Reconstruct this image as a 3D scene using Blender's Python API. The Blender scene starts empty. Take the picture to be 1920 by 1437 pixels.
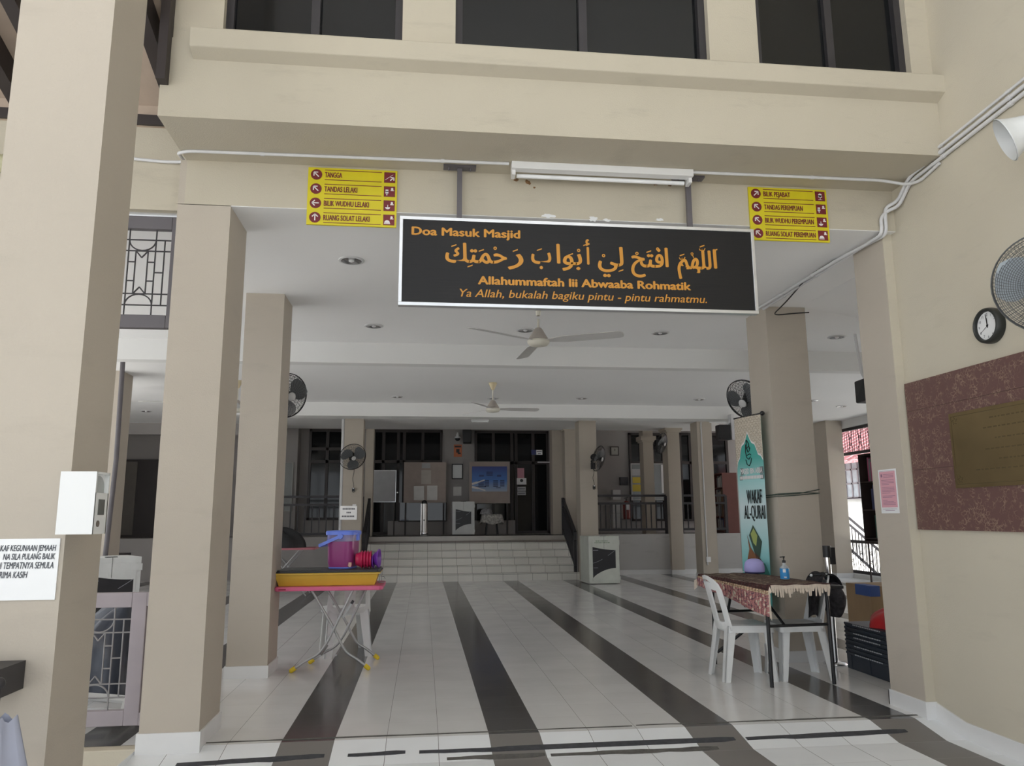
import bpy, bmesh, math, random
import numpy as np
from mathutils import Vector, Matrix, Euler
from math import sin, cos, pi, radians

random.seed(7)
sc = bpy.context.scene
COL = sc.collection

# ------------------------------------------------------------------ camera
FPX, YAW, PITCH, ROLL = 1430.768, 0.115445, 0.1728614, -0.0060527
CAM = Vector((-0.10693, 0.0, 1.27401))
_f = Vector((sin(YAW) * cos(PITCH), cos(YAW) * cos(PITCH), sin(PITCH)))
_r = Vector((cos(YAW), -sin(YAW), 0))
_u = _r.cross(_f)
R_ = cos(ROLL) * _r + sin(ROLL) * _u
U_ = -sin(ROLL) * _r + cos(ROLL) * _u
cd = bpy.data.cameras.new('camera')
cd.sensor_width = 36
cd.lens = FPX / 1920 * 36
cd.clip_start = .05
cam = bpy.data.objects.new('camera', cd)
COL.objects.link(cam)
cam.matrix_world = Matrix(((R_.x, U_.x, -_f.x, CAM.x), (R_.y, U_.y, -_f.y, CAM.y), (R_.z, U_.z, -_f.z, CAM.z), (0, 0, 0, 1)))
sc.camera = cam

# ------------------------------------------------------------------ daylight and exposure
w = bpy.data.worlds.new('overcast_sky')
sc.world = w
w.use_nodes = True
wn = w.node_tree.nodes
bg = wn['Background']
tc = wn.new('ShaderNodeTexCoord')
sx = wn.new('ShaderNodeSeparateXYZ')
rp = wn.new('ShaderNodeValToRGB')
w.node_tree.links.new(tc.outputs['Generated'], sx.inputs[0])
w.node_tree.links.new(sx.outputs['Z'], rp.inputs[0])
w.node_tree.links.new(rp.outputs[0], bg.inputs[0])
rp.color_ramp.elements[0].position = 0.0
rp.color_ramp.elements[0].color = (.90, .95, 1.0, 1)
rp.color_ramp.elements[1].position = .9
rp.color_ramp.elements[1].color = (.80, .90, 1.0, 1)
bg.inputs[1].default_value = 1.32
sun_d = bpy.data.lights.new('sun', 'SUN')
sun_d.energy = 14.5
sun_d.angle = radians(12)
sun_d.color = (1.0, .975, .94)
sun = bpy.data.objects.new('sun', sun_d)
COL.objects.link(sun)
sun.rotation_euler = Vector((.55, .22, -.80)).to_track_quat('-Z', 'Y').to_euler()
sc.view_settings.view_transform = 'Standard'
sc.view_settings.look = 'None'
sc.view_settings.exposure = 0.08
sc.view_settings.gamma = 1
sc.view_settings.use_curve_mapping = False
sc.cycles.use_denoising = True
sc.cycles.max_bounces = 10
sc.cycles.diffuse_bounces = 6


def ray(px, py):
    return R_ * ((px - 960) / FPX) - U_ * ((py - 718.5) / FPX) + _f


def at(px, py, X=None, Y=None, Z=None):
    """The point of the place seen at a pixel of the photograph, on a given plane."""
    d = ray(px, py)
    t = (X - CAM.x) / d.x if X is not None else (Y - CAM.y) / d.y if Y is not None else (Z - CAM.z) / d.z
    return CAM + d * t


# ------------------------------------------------------------------ materials
MATS = {}


def mat(name, col, rough=.6, metal=0., var=.06, scale=6., bump=0., bscale=60., spec=.5, trans=0., alpha=1., emit=None, coat=0.):
    if name in MATS:
        return MATS[name]
    m = bpy.data.materials.new(name)
    m.use_nodes = True
    nt = m.node_tree
    b = nt.nodes['Principled BSDF']
    b.inputs['Roughness'].default_value = rough
    b.inputs['Metallic'].default_value = metal
    b.inputs['Specular IOR Level'].default_value = spec
    b.inputs['Transmission Weight'].default_value = trans
    b.inputs['Alpha'].default_value = alpha
    b.inputs['Coat Weight'].default_value = coat
    c = (*col, 1)
    t = nt.nodes.new('ShaderNodeTexCoord')
    n = nt.nodes.new('ShaderNodeTexNoise')
    n.inputs['Scale'].default_value = scale
    n.inputs['Detail'].default_value = 5
    nt.links.new(t.outputs['Object'], n.inputs['Vector'])
    r = nt.nodes.new('ShaderNodeValToRGB')
    r.color_ramp.elements[0].position = .3
    r.color_ramp.elements[1].position = .7
    r.color_ramp.elements[0].color = (*[x * (1 - var) for x in col], 1)
    r.color_ramp.elements[1].color = (*[min(1, x * (1 + var)) for x in col], 1)
    nt.links.new(n.outputs['Fac'], r.inputs[0])
    nt.links.new(r.outputs[0], b.inputs['Base Color'])
    if bump:
        n2 = nt.nodes.new('ShaderNodeTexNoise')
        n2.inputs['Scale'].default_value = bscale
        n2.inputs['Detail'].default_value = 6
        nt.links.new(t.outputs['Object'], n2.inputs['Vector'])
        bp = nt.nodes.new('ShaderNodeBump')
        bp.inputs['Strength'].default_value = bump
        bp.inputs['Distance'].default_value = .004
        nt.links.new(n2.outputs['Fac'], bp.inputs['Height'])
        nt.links.new(bp.outputs[0], b.inputs['Normal'])
    if emit:
        b.inputs['Emission Color'].default_value = (*col, 1)
        b.inputs['Emission Strength'].default_value = emit
    MATS[name] = m
    return m


def plaster(name, col, stain=.12):
    """Painted plaster with fine grain and faint weather stains of their own shape."""
    if name in MATS:
        return MATS[name]
    m = mat(name, col, .85, var=.035, scale=1.4, bump=.35, bscale=120, spec=.25)
    nt = m.node_tree
    b = nt.nodes['Principled BSDF']
    src = b.inputs['Base Color'].links[0].from_socket
    t = nt.nodes.new('ShaderNodeTexCoord')
    mp = nt.nodes.new('ShaderNodeMapping')
    mp.inputs['Scale'].default_value = (1.2, 1.2, 5)
    n = nt.nodes.new('ShaderNodeTexNoise')
    n.inputs['Scale'].default_value = 1.6
    n.inputs['Detail'].default_value = 9
    n.inputs['Roughness'].default_value = .65
    nt.links.new(t.outputs['Object'], mp.inputs[0])
    nt.links.new(mp.outputs[0], n.inputs['Vector'])
    r = nt.nodes.new('ShaderNodeValToRGB')
    r.color_ramp.elements[0].position = .56
    r.color_ramp.elements[0].color = (0, 0, 0, 1)
    r.color_ramp.elements[1].position = .8
    r.color_ramp.elements[1].color = (1, 1, 1, 1)
    nt.links.new(n.outputs['Fac'], r.inputs[0])
    ma = nt.nodes.new('ShaderNodeMath')
    ma.operation = 'MULTIPLY'
    ma.inputs[1].default_value = stain * 4
    nt.links.new(r.outputs[0], ma.inputs[0])
    mx = nt.nodes.new('ShaderNodeMixRGB')
    mx.inputs[2].default_value = (*[x * .6 for x in col], 1)
    nt.links.new(ma.outputs[0], mx.inputs[0])
    nt.links.new(src, mx.inputs[1])
    nt.links.new(mx.outputs[0], b.inputs['Base Color'])
    return m


def tile_mat(name, white, dark, grout, rough, x_grout=.0022, y_grout=.0016, y0=4.84):
    m = bpy.data.materials.new(name)
    m.use_nodes = True
    nt = m.node_tree
    N, Lk = nt.nodes, nt.links
    b = N['Principled BSDF']
    g = N.new('ShaderNodeNewGeometry')
    s = N.new('ShaderNodeSeparateXYZ')
    Lk.new(g.outputs['Position'], s.inputs[0])

    def M(op, a, b2=None, c=None):
        n = N.new('ShaderNodeMath')
        n.operation = op
        for i, v in enumerate((a, b2, c)):
            if v is None:
                continue
            if isinstance(v, (int, float)):
                n.inputs[i].default_value = v
            else:
                Lk.new(v, n.inputs[i])
        return n.outputs[0]
    X, Y = s.outputs['X'], s.outputs['Y']
    band = M('LESS_THAN', M('FRACT', M('MULTIPLY', M('SUBTRACT', X, .3 - 120), 1 / 1.2)), .25)
    fx = M('FRACT', M('MULTIPLY', M('ADD', X, 120 + x_grout / 2), 1 / .3))
    fy = M('FRACT', M('MULTIPLY', M('ADD', Y, 120 - y0 + y_grout / 2), 1 / .3))
    gx = M('LESS_THAN', fx, x_grout / .3)
    gy = M('LESS_THAN', fy, y_grout / .3)
    wn_ = N.new('ShaderNodeTexWhiteNoise')
    wn_.noise_dimensions = '2D'
    cb = N.new('ShaderNodeCombineXYZ')
    Lk.new(M('FLOOR', M('MULTIPLY', X, 1 / .3)), cb.inputs[0])
    Lk.new(M('FLOOR', M('MULTIPLY', M('SUBTRACT', Y, y0), 1 / .3)), cb.inputs[1])
    Lk.new(cb.outputs[0], wn_.inputs['Vector'])
    nz = N.new('ShaderNodeTexNoise')
    nz.inputs['Scale'].default_value = 3
    nz.inputs['Detail'].default_value = 6
    Lk.new(g.outputs['Position'], nz.inputs['Vector'])
    vr = M('ADD', M('MULTIPLY', M('SUBTRACT', wn_.outputs['Value'], .5), .05), M('MULTIPLY', M('SUBTRACT', nz.outputs['Fac'], .5), .16))
    mx = N.new('ShaderNodeMixRGB')
    mx.inputs[1].default_value = (*white, 1)
    mx.inputs[2].default_value = (*dark, 1)
    Lk.new(band, mx.inputs[0])
    hs = N.new('ShaderNodeHueSaturation')
    Lk.new(M('ADD', 1.0, vr), hs.inputs['Value'])
    Lk.new(mx.outputs[0], hs.inputs['Color'])
    m2 = N.new('ShaderNodeMixRGB')
    m2.inputs[2].default_value = (*grout, 1)
    Lk.new(gx, m2.inputs[0])
    Lk.new(hs.outputs[0], m2.inputs[1])
    m3 = N.new('ShaderNodeMixRGB')
    m3.inputs[2].default_value = (*[(a * 1.6 + .12) for a in grout], 1)
    Lk.new(M('MULTIPLY', gy, .55), m3.inputs[0])
    Lk.new(m2.outputs[0], m3.inputs[1])
    Lk.new(m3.outputs[0], b.inputs['Base Color'])
    Lk.new(M('ADD', M('MULTIPLY', nz.outputs['Fac'], .1), rough - .05), b.inputs['Roughness'])
    MATS[name] = m
    return m


CREAM = plaster('cream_plaster', (.52, .475, .385))
CREAM2 = plaster('pale_cream_plaster', (.56, .515, .42), .06)
TAUPE = plaster('taupe_plaster', (.49, .44, .375), .05)
GREY_WALL = plaster('grey_plaster', (.36, .34, .33), .05)
LOWWALL = plaster('pale_grey_plaster', (.52, .51, .50), .12)
CEIL = mat('ceiling_paint', (.88, .88, .88), .8, var=.015, scale=.8, spec=.2)
BEAMW = mat('beam_paint', (.76, .76, .75), .8, var=.015, scale=.8, spec=.2)
TILE_IN = tile_mat('striped_floor_tiles', (.73, .725, .715), (.085, .08, .078), (.20, .19, .18), .17)
TILE_OUT = tile_mat('striped_ramp_tiles', (.80, .82, .84), (.19, .175, .165), (.16, .15, .15), .42, .0032, .003, 4.8)
SKIRT = mat('white_glazed_skirting', (.74, .74, .74), .25, var=.02)
BLACKM = mat('black_metal', (.018, .018, .02), .38, .2)
DARKMETAL = mat('dark_grey_metal', (.045, .042, .046), .5, .3)
GREYFRAME = mat('grey_purple_paint', (.34, .30, .32), .55)
GREYFRAME_D = mat('dark_grey_purple_paint', (.12, .11, .12), .5)
WOODD = mat('dark_brown_paint', (.035, .027, .026), .5)
GLASSD = mat('dark_glass', (.008, .009, .010), .08, spec=.45, var=.02)
WHITEP = mat('white_plastic', (.78, .78, .78), .35, var=.015)
WHITEP2 = mat('chair_white_plastic', (.74, .75, .75), .38, var=.04, scale=9)
PVC = mat('white_conduit', (.66, .66, .67), .4)
ALU = mat('aluminium', (.72, .73, .75), .3, .85)
CHROME = mat('chrome', (.75, .75, .76), .12, 1.)
STEEL = mat('brushed_steel', (.5, .48, .46), .28, .9)
BLACKP = mat('black_plastic', (.015, .015, .017), .42)
PAPER = mat('white_paper', (.78, .79, .80), .7, var=.02)
INK = mat('grey_ink', (.10, .10, .12), .7)
ORANGE = mat('orange_lettering', (.60, .27, .03), .5)
YELLOW = mat('sign_yellow', (.66, .56, .012), .45)
MAROON = mat('sign_maroon', (.17, .016, .022), .5)
WHITEL = mat('white_lettering', (.78, .74, .74), .5)


# ------------------------------------------------------------------ mesh building
class MB:
    """Collects shapes and links them as ONE mesh object."""

    def __init__(s, off=(0, 0, 0)):
        s.v, s.f, s.m, s.s = [], [], [], []
        s.off = Vector(off)

    def add(s, vs, fs, mi=0, sm=False):
        n = len(s.v)
        s.v += [Vector(v) - s.off for v in vs]
        for q in fs:
            s.f.append([n + i for i in q])
            s.m.append(mi)
            s.s.append(sm)
        return s

    def box(s, a, b, mi=0):
        x0, y0, z0 = [min(p, q) for p, q in zip(a, b)]
        x1, y1, z1 = [max(p, q) for p, q in zip(a, b)]
        return s.add([(x0, y0, z0), (x1, y0, z0), (x1, y1, z0), (x0, y1, z0), (x0, y0, z1), (x1, y0, z1), (x1, y1, z1), (x0, y1, z1)],
                     [(0, 3, 2, 1), (4, 5, 6, 7), (0, 1, 5, 4), (1, 2, 6, 5), (2, 3, 7, 6), (3, 0, 4, 7)], mi)

    def obox(s, c, size, ux, uy, uz, mi=0):
        c = Vector(c)
        ux, uy, uz = [Vector(u).normalized() * (d / 2) for u, d in zip((ux, uy, uz), size)]
        vs = [c + a * ux + b * uy + e * uz for e in (-1, 1) for a, b in ((-1, -1), (1, -1), (1, 1), (-1, 1))]
        return s.add(vs, [(0, 3, 2, 1), (4, 5, 6, 7), (0, 1, 5, 4), (1, 2, 6, 5), (2, 3, 7, 6), (3, 0, 4, 7)], mi)

    def bar(s, p, q, wd, th, up=(0, 0, 1), mi=0):
        """box bar from p to q, width wd (sideways), thickness th (along up)"""
        p, q = Vector(p), Vector(q)
        d = (q - p)
        up = Vector(up)
        side = d.cross(up)
        if side.length < 1e-6:
            side = d.cross(Vector((0, 1, 0)))
        return s.obox((p + q) / 2, (d.length, wd, th), d, side, side.cross(d), mi)

    def hexa(s, lo, hi, mi=0):
        """4 bottom points and 4 top points"""
        return s.add(list(lo) + list(hi), [(0, 3, 2, 1), (4, 5, 6, 7), (0, 1, 5, 4), (1, 2, 6, 5), (2, 3, 7, 6), (3, 0, 4, 7)], mi)

    def quad(s, a, b, c, d, mi=0):
        return s.add([a, b, c, d], [(0, 1, 2, 3)], mi)

    def poly(s, pts, n, th, mi=0, front_only=False):
        """a flat plate: outline pts in 3-D, extruded th along n"""
        n = Vector(n).normalized() * th
        a = [Vector(p) for p in pts]
        k = len(a)
        vs = a + [p + n for p in a]
        fs = [list(range(k))[::-1], [k + i for i in range(k)]] + [(i, (i + 1) % k, k + (i + 1) % k, k + i) for i in range(k)]
        return s.add(vs, fs, mi)

    def cyl(s, p, q, r, r2=None, n=14, mi=0, caps=True, sm=True):
        p, q = Vector(p), Vector(q)
        r2 = r if r2 is None else r2
        d = (q - p).normalized()
        a = d.cross(Vector((0, 0, 1)))
        if a.length < 1e-4:
            a = Vector((1, 0, 0))
        a.normalize()
        b = d.cross(a)
        vs = [p + r * (cos(2 * pi * i / n) * a + sin(2 * pi * i / n) * b) for i in range(n)]
        vs += [q + r2 * (cos(2 * pi * i / n) * a + sin(2 * pi * i / n) * b) for i in range(n)]
        s.add(vs, [(i, (i + 1) % n, n + (i + 1) % n, n + i) for i in range(n)], mi, sm)
        if caps:
            s.add(vs[:n], [list(range(n))[::-1]], mi)
            s.add(vs[n:], [list(range(n))], mi)
        return s

    def tube(s, pts, r, n=8, mi=0, closed=False, caps=True):
        pts = [Vector(p) for p in pts]
        k = len(pts)
        rings = []
        prev = None
        for i, p in enumerate(pts):
            if closed:
                d = pts[(i + 1) % k] - pts[i - 1]
            else:
                d = pts[min(i + 1, k - 1)] - pts[max(i - 1, 0)]
            if d.length < 1e-9:
                d = Vector((0, 0, 1))
            d.normalize()
            if prev is None:
                a = d.cross(Vector((0, 0, 1)))
                if a.length < 1e-3:
                    a = d.cross(Vector((0, 1, 0)))
            else:
                a = prev - d * prev.dot(d)
                if a.length < 1e-6:
                    a = d.cross(Vector((0, 0, 1)))
            a.normalize()
            prev = a
            b = d.cross(a)
            rr = r[i] if isinstance(r, (list, tuple)) else r
            rings.append([p + rr * (cos(2 * pi * j / n) * a + sin(2 * pi * j / n) * b) for j in range(n)])
        vs = [v for q in rings for v in q]
        m = k if closed else k - 1
        fs = [(i * n + j, i * n + (j + 1) % n, ((i + 1) % k) * n + (j + 1) % n, ((i + 1) % k) * n + j) for i in range(m) for j in range(n)]
        s.add(vs, fs, mi, True)
        if caps and not closed:
            s.add(rings[0], [list(range(n))[::-1]], mi)
            s.add(rings[-1], [list(range(n))], mi)
        return s

    def lathe(s, prof, o=(0, 0, 0), ax=(0, 0, 1), n=24, mi=0, sm=True):
        """prof: list of (radius, height along ax)"""
        o, ax = Vector(o), Vector(ax).normalized()
        a = ax.cross(Vector((0, 0, 1)))
        if a.length < 1e-4:
            a = Vector((1, 0, 0))
        a.normalize()
        b = ax.cross(a)
        vs = [o + ax * h + r * (cos(2 * pi * j / n) * a + sin(2 * pi * j / n) * b) for r, h in prof for j in range(n)]
        fs = [(i * n + j, i * n + (j + 1) % n, (i + 1) * n + (j + 1) % n, (i + 1) * n + j) for i in range(len(prof) - 1) for j in range(n)]
        return s.add(vs, fs, mi, sm)

    def surf(s, fn, nu, nv, mi=0, sm=True):
        vs = [fn(i / nu, j / nv) for i in range(nu + 1) for j in range(nv + 1)]
        fs = [(i * (nv + 1) + j, (i + 1) * (nv + 1) + j, (i + 1) * (nv + 1) + j + 1, i * (nv + 1) + j + 1) for i in range(nu) for j in range(nv)]
        return s.add(vs, fs, mi, sm)

    def ball(s, c, r, n=12, m=8, mi=0):
        c = Vector(c)
        r = r if isinstance(r, (tuple, list)) else (r, r, r)
        return s.surf(lambda u, v: c + Vector((r[0] * cos(2 * pi * u) * sin(pi * v), r[1] * sin(2 * pi * u) * sin(pi * v), -r[2] * cos(pi * v))), n, m, mi)

    def rbox(s, c, size, rad, mi=0, n=4):
        """box with rounded vertical edges"""
        cx, cy, cz = c
        hx, hy = size[0] / 2 - rad, size[1] / 2 - rad
        pts = []
        for k, (sx_, sy_) in enumerate(((1, 1), (-1, 1), (-1, -1), (1, -1))):
            for i in range(n + 1):
                t = (k + i / n) * pi / 2
                pts.append((cx + sx_ * hx + rad * cos(t), cy + sy_ * hy + rad * sin(t), cz - size[2] / 2))
        return s.poly(pts, (0, 0, 1), size[2], mi)

    def text(s, body, o, ux, uz, cap, width=None, bold=0., shear=0., align='L', lift=.0015, mi=0, sx=1.):
        """flat lettering: o = baseline start (or end or middle), ux = reading direction, uz = up; cap = capital height"""
        vs, fs = glyphs(body, shear)
        if not vs:
            return s
        k = cap / CAPH
        xs = [v[0] for v in vs]
        x0, x1 = min(xs), max(xs)
        kx = k * sx if width is None else width / (x1 - x0)
        o, ux, uz = Vector(o), Vector(ux).normalized(), Vector(uz).normalized()
        nn = ux.cross(uz)
        sh = {'L': -x0, 'C': -(x0 + x1) / 2, 'R': -x1}[align]
        offs = [(0, 0)]
        if bold:
            offs = [(-bold, 0), (bold, 0), (0, bold * .6), (0, -bold * .6), (-bold * .5, 0), (bold * .5, 0)]
        for i, (dx, dz) in enumerate(offs):
            s.add([o + ux * ((v[0] + sh) * kx + dx) + uz * (v[1] * k + dz) + nn * (lift + i * .00004) for v in vs], fs, mi)
        return s

    def build(s, name, mats, parent=None, bevel=0., kind=None):
        me = bpy.data.meshes.new(name)
        me.from_pydata([tuple(v) for v in s.v], [], s.f)
        for m in (mats if isinstance(mats, (list, tuple)) else [mats]):
            me.materials.append(m)
        me.polygons.foreach_set('material_index', s.m)
        me.polygons.foreach_set('use_smooth', s.s)
        me.update()
        o = bpy.data.objects.new(name, me)
        COL.objects.link(o)
        if parent:
            o.parent = parent
        if bevel:
            b = o.modifiers.new('bevel', 'BEVEL')
            b.width = bevel
            b.segments = 2
            b.limit_method = 'ANGLE'
            b.angle_limit = radians(50)
        if kind:
            o['kind'] = kind
        return o


_G = {}


def glyphs(body, shear=0.):
    key = (body, shear)
    if key not in _G:
        c = bpy.data.curves.new('lettering', 'FONT')
        c.body = body
        c.shear = shear
        c.resolution_u = 3
        o = bpy.data.objects.new('lettering', c)
        m = bpy.data.meshes.new_from_object(o)
        _G[key] = ([v.co.copy() for v in m.vertices], [list(p.vertices) for p in m.polygons])
        bpy.data.objects.remove(o)
        bpy.data.curves.remove(c)
        bpy.data.meshes.remove(m)
    return _G[key]


_h = [v[1] for v in glyphs('H')[0]]
CAPH = max(_h) - min(_h)


def tag(o, label, cat, group=None, kind=None):
    o['label'] = label
    o['category'] = cat
    if group:
        o['group'] = group
    if kind:
        o['kind'] = kind
    return o


def thing(name, label, cat, loc=(0, 0, 0), rotz=0., group=None, rot=None):
    o = bpy.data.objects.new(name, None)
    o.empty_display_size = .1
    COL.objects.link(o)
    o.location = loc
    o.rotation_euler = rot if rot else (0, 0, rotz)
    return tag(o, label, cat, group)


def dup(root, loc=None, rotz=None, label=None, group=None, rot=None):
    r = root.copy()
    COL.objects.link(r)
    for ch in list(root.children):
        c = ch.copy()
        COL.objects.link(c)
        c.parent = r
        for g in list(ch.children):
            d = g.copy()
            COL.objects.link(d)
            d.parent = c
    if loc is not None:
        r.location = loc
    if rotz is not None:
        r.rotation_euler = (0, 0, rotz)
    if rot is not None:
        r.rotation_euler = rot
    if label:
        r['label'] = label
    if group:
        r['group'] = group
    return r


def struct(name, mb, m, bevel=0., label=None):
    o = mb.build(name, m, bevel=bevel)
    o['kind'] = 'structure'
    if label:
        o['label'] = label
    return o

# ================================================================== the setting
def cornered(mb, x0, x1, y0, y1, z0, z1):
    return mb.box((x0, y0, z0), (x1, y1, z1))


# --- floors
fl = MB()
fl.quad((-1.68, 4.80, 0), (8.9, 4.80, 0), (8.9, 24, 0), (-1.68, 24, 0))
fl.quad((-9, 4.86, 0), (-1.68, 4.86, 0), (-1.68, 24, 0), (-9, 24, 0))
struct('floor', fl, TILE_IN)
rm = MB()
rm.quad((-1.68, 4.50, -.056), (3.3, 4.50, -.056), (3.3, 4.80, 0), (-1.68, 4.80, 0))
rm.quad((-1.68, -3.0, -.056), (12, -3.0, -.056), (12, 4.50, -.056), (-1.68, 4.50, -.056))
rm.quad((-1.68, -3.0, -.4), (-1.68, 4.80, -.4), (-1.68, 4.80, -.0), (-1.68, -3.0, -.056))
rm.quad((-1.68, -3.0, -.4), (12, -3.0, -.4), (12, -3.0, -.056), (-1.68, -3.0, -.056))
struct('floor_ramp', rm, TILE_OUT)
CONC = mat('yard_concrete', (.56, .56, .55), .85, var=.1, scale=2, bump=.3)
struct('floor_yard', MB().box((-40, -60, -.5), (40, 60, -.4)), CONC)
KERB = plaster('kerb_plaster', (.55, .50, .40), .3)
struct('trim_kerb', MB().box((-9, 4.78, -.42), (-1.665, 4.90, -.002)), KERB, bevel=.006)

# --- facade over the entrance
fa = MB()
fa.box((-1.625, 4.176, 3.51), (3.15, 4.72, 4.0))
UP = [(-1.625, -1.304), (-.27, .048), (1.641, 1.964), (2.993, 3.15)]
for a, b in UP:
    fa.box((a, 4.19, 4.0), (b, 4.45, 6.2))
fa.box((-1.625, 4.19, 5.5), (3.15, 4.45, 6.6))
fa.box((-1.625, 4.40, 4.0), (3.15, 4.72, 4.03))
struct('wall_facade', fa, CREAM)
sl = MB()
prof = [(4.19, 4.03), (4.10, 4.025), (4.092, 4.015), (4.096, 3.905), (4.176, 3.87), (4.19, 3.87)]
sl.poly([(-1.455, y, z) for y, z in prof], (1, 0, 0), 4.6)
struct('trim_sill', sl, CREAM, bevel=.005)
for i, (a, b) in enumerate(((-1.304, -.27), (.048, 1.641), (1.964, 2.993))):
    wf = MB()
    wf.box((a, 4.24, 4.02), (a + .045, 4.30, 5.5)).box((b - .045, 4.24, 4.02), (b, 4.30, 5.5)).box((a, 4.24, 4.02), (b, 4.30, 4.06))
    mid = (a + b) / 2
    wf.box((mid - .025, 4.235, 4.02), (mid + .025, 4.30, 5.5))
    wo = struct('window_%d' % (i + 1), wf, DARKMETAL)
    wo.data.materials.append(GLASSD)
    g1 = MB().box((a + .04, 4.27, 4.05), (mid, 4.278, 5.5)).box((mid, 4.285, 4.05), (b - .04, 4.292, 5.5))
    g1.build('pane', GLASSD, wo)
    struct('wall_behind_window_%d' % (i + 1), MB().box((a - .1, 4.6, 3.9), (b + .1, 4.62, 5.6)), GLASSD)

# lower beam with marks left by an older sign
lb = MB()
lb.box((-1.62, 4.72, 3.2155), (3.2, 4.95, 3.52))
YL = 4.88
zl0, zl1 = at(330, 395, Y=YL).z, at(280, 239, Y=YL).z
lb.box((-9, YL, zl0), (-1.62, 5.0, zl1))


def mark(px, py, w_, h_, mi, jag=9, seed=1):
    rn = random.Random(seed)
    c = at(px, py, Y=4.72)
    pts = []
    for i in range(jag * 2):
        t = 2 * pi * i / (jag * 2)
        k = rn.uniform(.55, 1.1)
        pts.append((c.x + w_ * k * cos(t), 4.7185, c.z + h_ * k * sin(t)))
    lb.poly(pts, (0, 1, 0), .002, mi)


for k, (px, py, ww, hh, mi) in enumerate(((1028, 405, .05, .016, 1), (1112, 411, .035, .022, 1), (1137, 413, .028, .012, 1), (1237, 412, .03, .012, 1),
                                          (990, 342, .022, .02, 2), (968, 338, .018, .012, 2), (1256, 347, .016, .012, 2), (1228, 346, .02, .008, 2), (1002, 352, .01, .008, 2))):
    mark(px, py, ww, hh, mi, seed=k)
struct('wall_front', lb, [CREAM, PAPER, mat('rusty_hole', (.20, .11, .05), .9, var=.4, scale=40)])
struct('trim_wall_plate', MB().box((-9, 4.84, zl1), (-1.60, 5.0, at(280, 215, Y=4.84).z)), WOODD)

# --- ceilings and cross beams of the hall
struct('ceiling', MB().box((-7.6, 4.96, 3.212), (8.9, 17.2, 3.45)).box((-1.66, 4.722, 3.212), (3.44, 4.96, 3.2154)), CEIL)
struct('ceiling_platform', MB().box((-7.6, 13.6, 3.50), (8.9, 24, 3.7)), CEIL)
struct('beam_first', MB().box((-7.6, 8.527, 2.977), (8.7, 8.69, 3.216)), BEAMW, label='white cross beam over the middle of the hall')
struct('beam_second', MB().box((-3.3, 13.166, 2.979), (5.7, 13.54, 3.216)), BEAMW, label='white cross beam in front of the steps')
struct('wall_lintel', MB().box((-9, 16.4, 2.98), (-3.0, 16.6, 3.216)), GREY_WALL)
# sloping soffit between the right column and the entrance pier
d2 = at(1616, 599, Y=6.62)
dx_, dz_ = d2.x - 3.42, d2.z - 3.2115
so = MB()
so.poly([(3.42, 5.01, 3.2115), (3.42 + 1.5 * dx_, 5.01, 3.2115 + 1.5 * dz_), (3.42 + 1.5 * dx_, 5.01, 3.2118), (3.43, 5.01, 3.2118)], (0, 1, 0), 1.61)
struct('ceiling_stair_soffit', so, CEIL)

# --- right wall with pier
wr = MB()
wr.box((3.14, -2.5, -.1), (3.6, 4.784, 6.6))
struct('wall_right', wr, CREAM2)
struct('trim_pier_edge', MB().box((3.075, 4.775, -.02), (3.14, 4.783, 3.515)), CREAM2)
struct('pier', MB().box((3.075, 4.783, -.02), (3.45, 5.15, 3.5)), TAUPE, label='taupe pier at the right end of the entrance')
struct('wall_front_right', MB().box((3.44, 4.785, -.02), (9.0, 5.0, 3.5)), CREAM)
sk = MB()
low = [(4.775, 0), (4.50, -.056), (-2.5, -.056)]
pl = [(3.14, y, z - .01) for y, z in low] + [(3.14, y, z + .10) for y, z in low[::-1]]
sk.poly(pl, (-1, 0, 0), .013)
sk.box((3.062, 4.762, -.03), (3.15, 4.776, .10))
sk.box((3.062, 4.776, -.01), (3.076, 5.163, .10))
sk.box((3.062, 5.15, -.01), (3.45, 5.163, .10))
struct('baseboard_right', sk, SKIRT, bevel=.002)

# --- columns: shaft and skirting are one mesh with two materials


def column(x0, x1, y0, y1, z1, m, label, z0=0., skirt=True, cap=None):
    mb = MB()
    mb.box((x0, y0, z0 - .06), (x1, y1, z1))
    if skirt:
        mb.box((x0 - .011, y0 - .011, z0 - .06), (x1 + .011, y1 + .011, z0 + .095), 1)
    if cap:
        mb.box((x0 - .06, y0 - .06, cap - .05), (x1 + .06, y1 + .06, cap + .05))
        mb.box((x0 - .03, y0 - .03, cap - .09), (x1 + .03, y1 + .03, cap - .05))
    return struct('column', mb, [m, SKIRT], label=label)


column(-1.685, -1.34, 2.862, 3.172, 5.6, TAUPE, 'big taupe column nearest the camera', z0=-.056)
column(-1.660, -1.338, 4.722, 5.165, 3.51, TAUPE, 'taupe column left of the entrance under the beam')
column(-1.668, -1.342, 6.66, 7.07, 3.216, TAUPE, 'taupe column behind the pink folding table')
column(3.08, 3.47, 6.66, 7.10, 3.216, TAUPE, 'taupe column behind the tall banner')
xl0, xl1 = at(643, 900, Y=15.4).x, at(679, 900, Y=15.4).x
column(xl0, xl1, 15.4, 15.8, 3.5, TAUPE, 'taupe column left of the steps')
column(3.06, 3.42, 15.4, 15.8, 3.5, TAUPE, 'taupe column right of the steps', skirt=False)
column(5.58, 5.90, 15.4, 15.8, 3.5, TAUPE, 'taupe column with a white conduit')
column(5.60, 5.93, 13.17, 13.5, 3.216, TAUPE, 'taupe column behind the reddish bookcase')
column(at(1254, 900, Y=16.62).x, at(1277, 900, Y=16.62).x, 16.62, 17.0, 3.5, TAUPE, 'taupe column in the low plaster wall', cap=at(1262, 803, Y=16.62).z)
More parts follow.
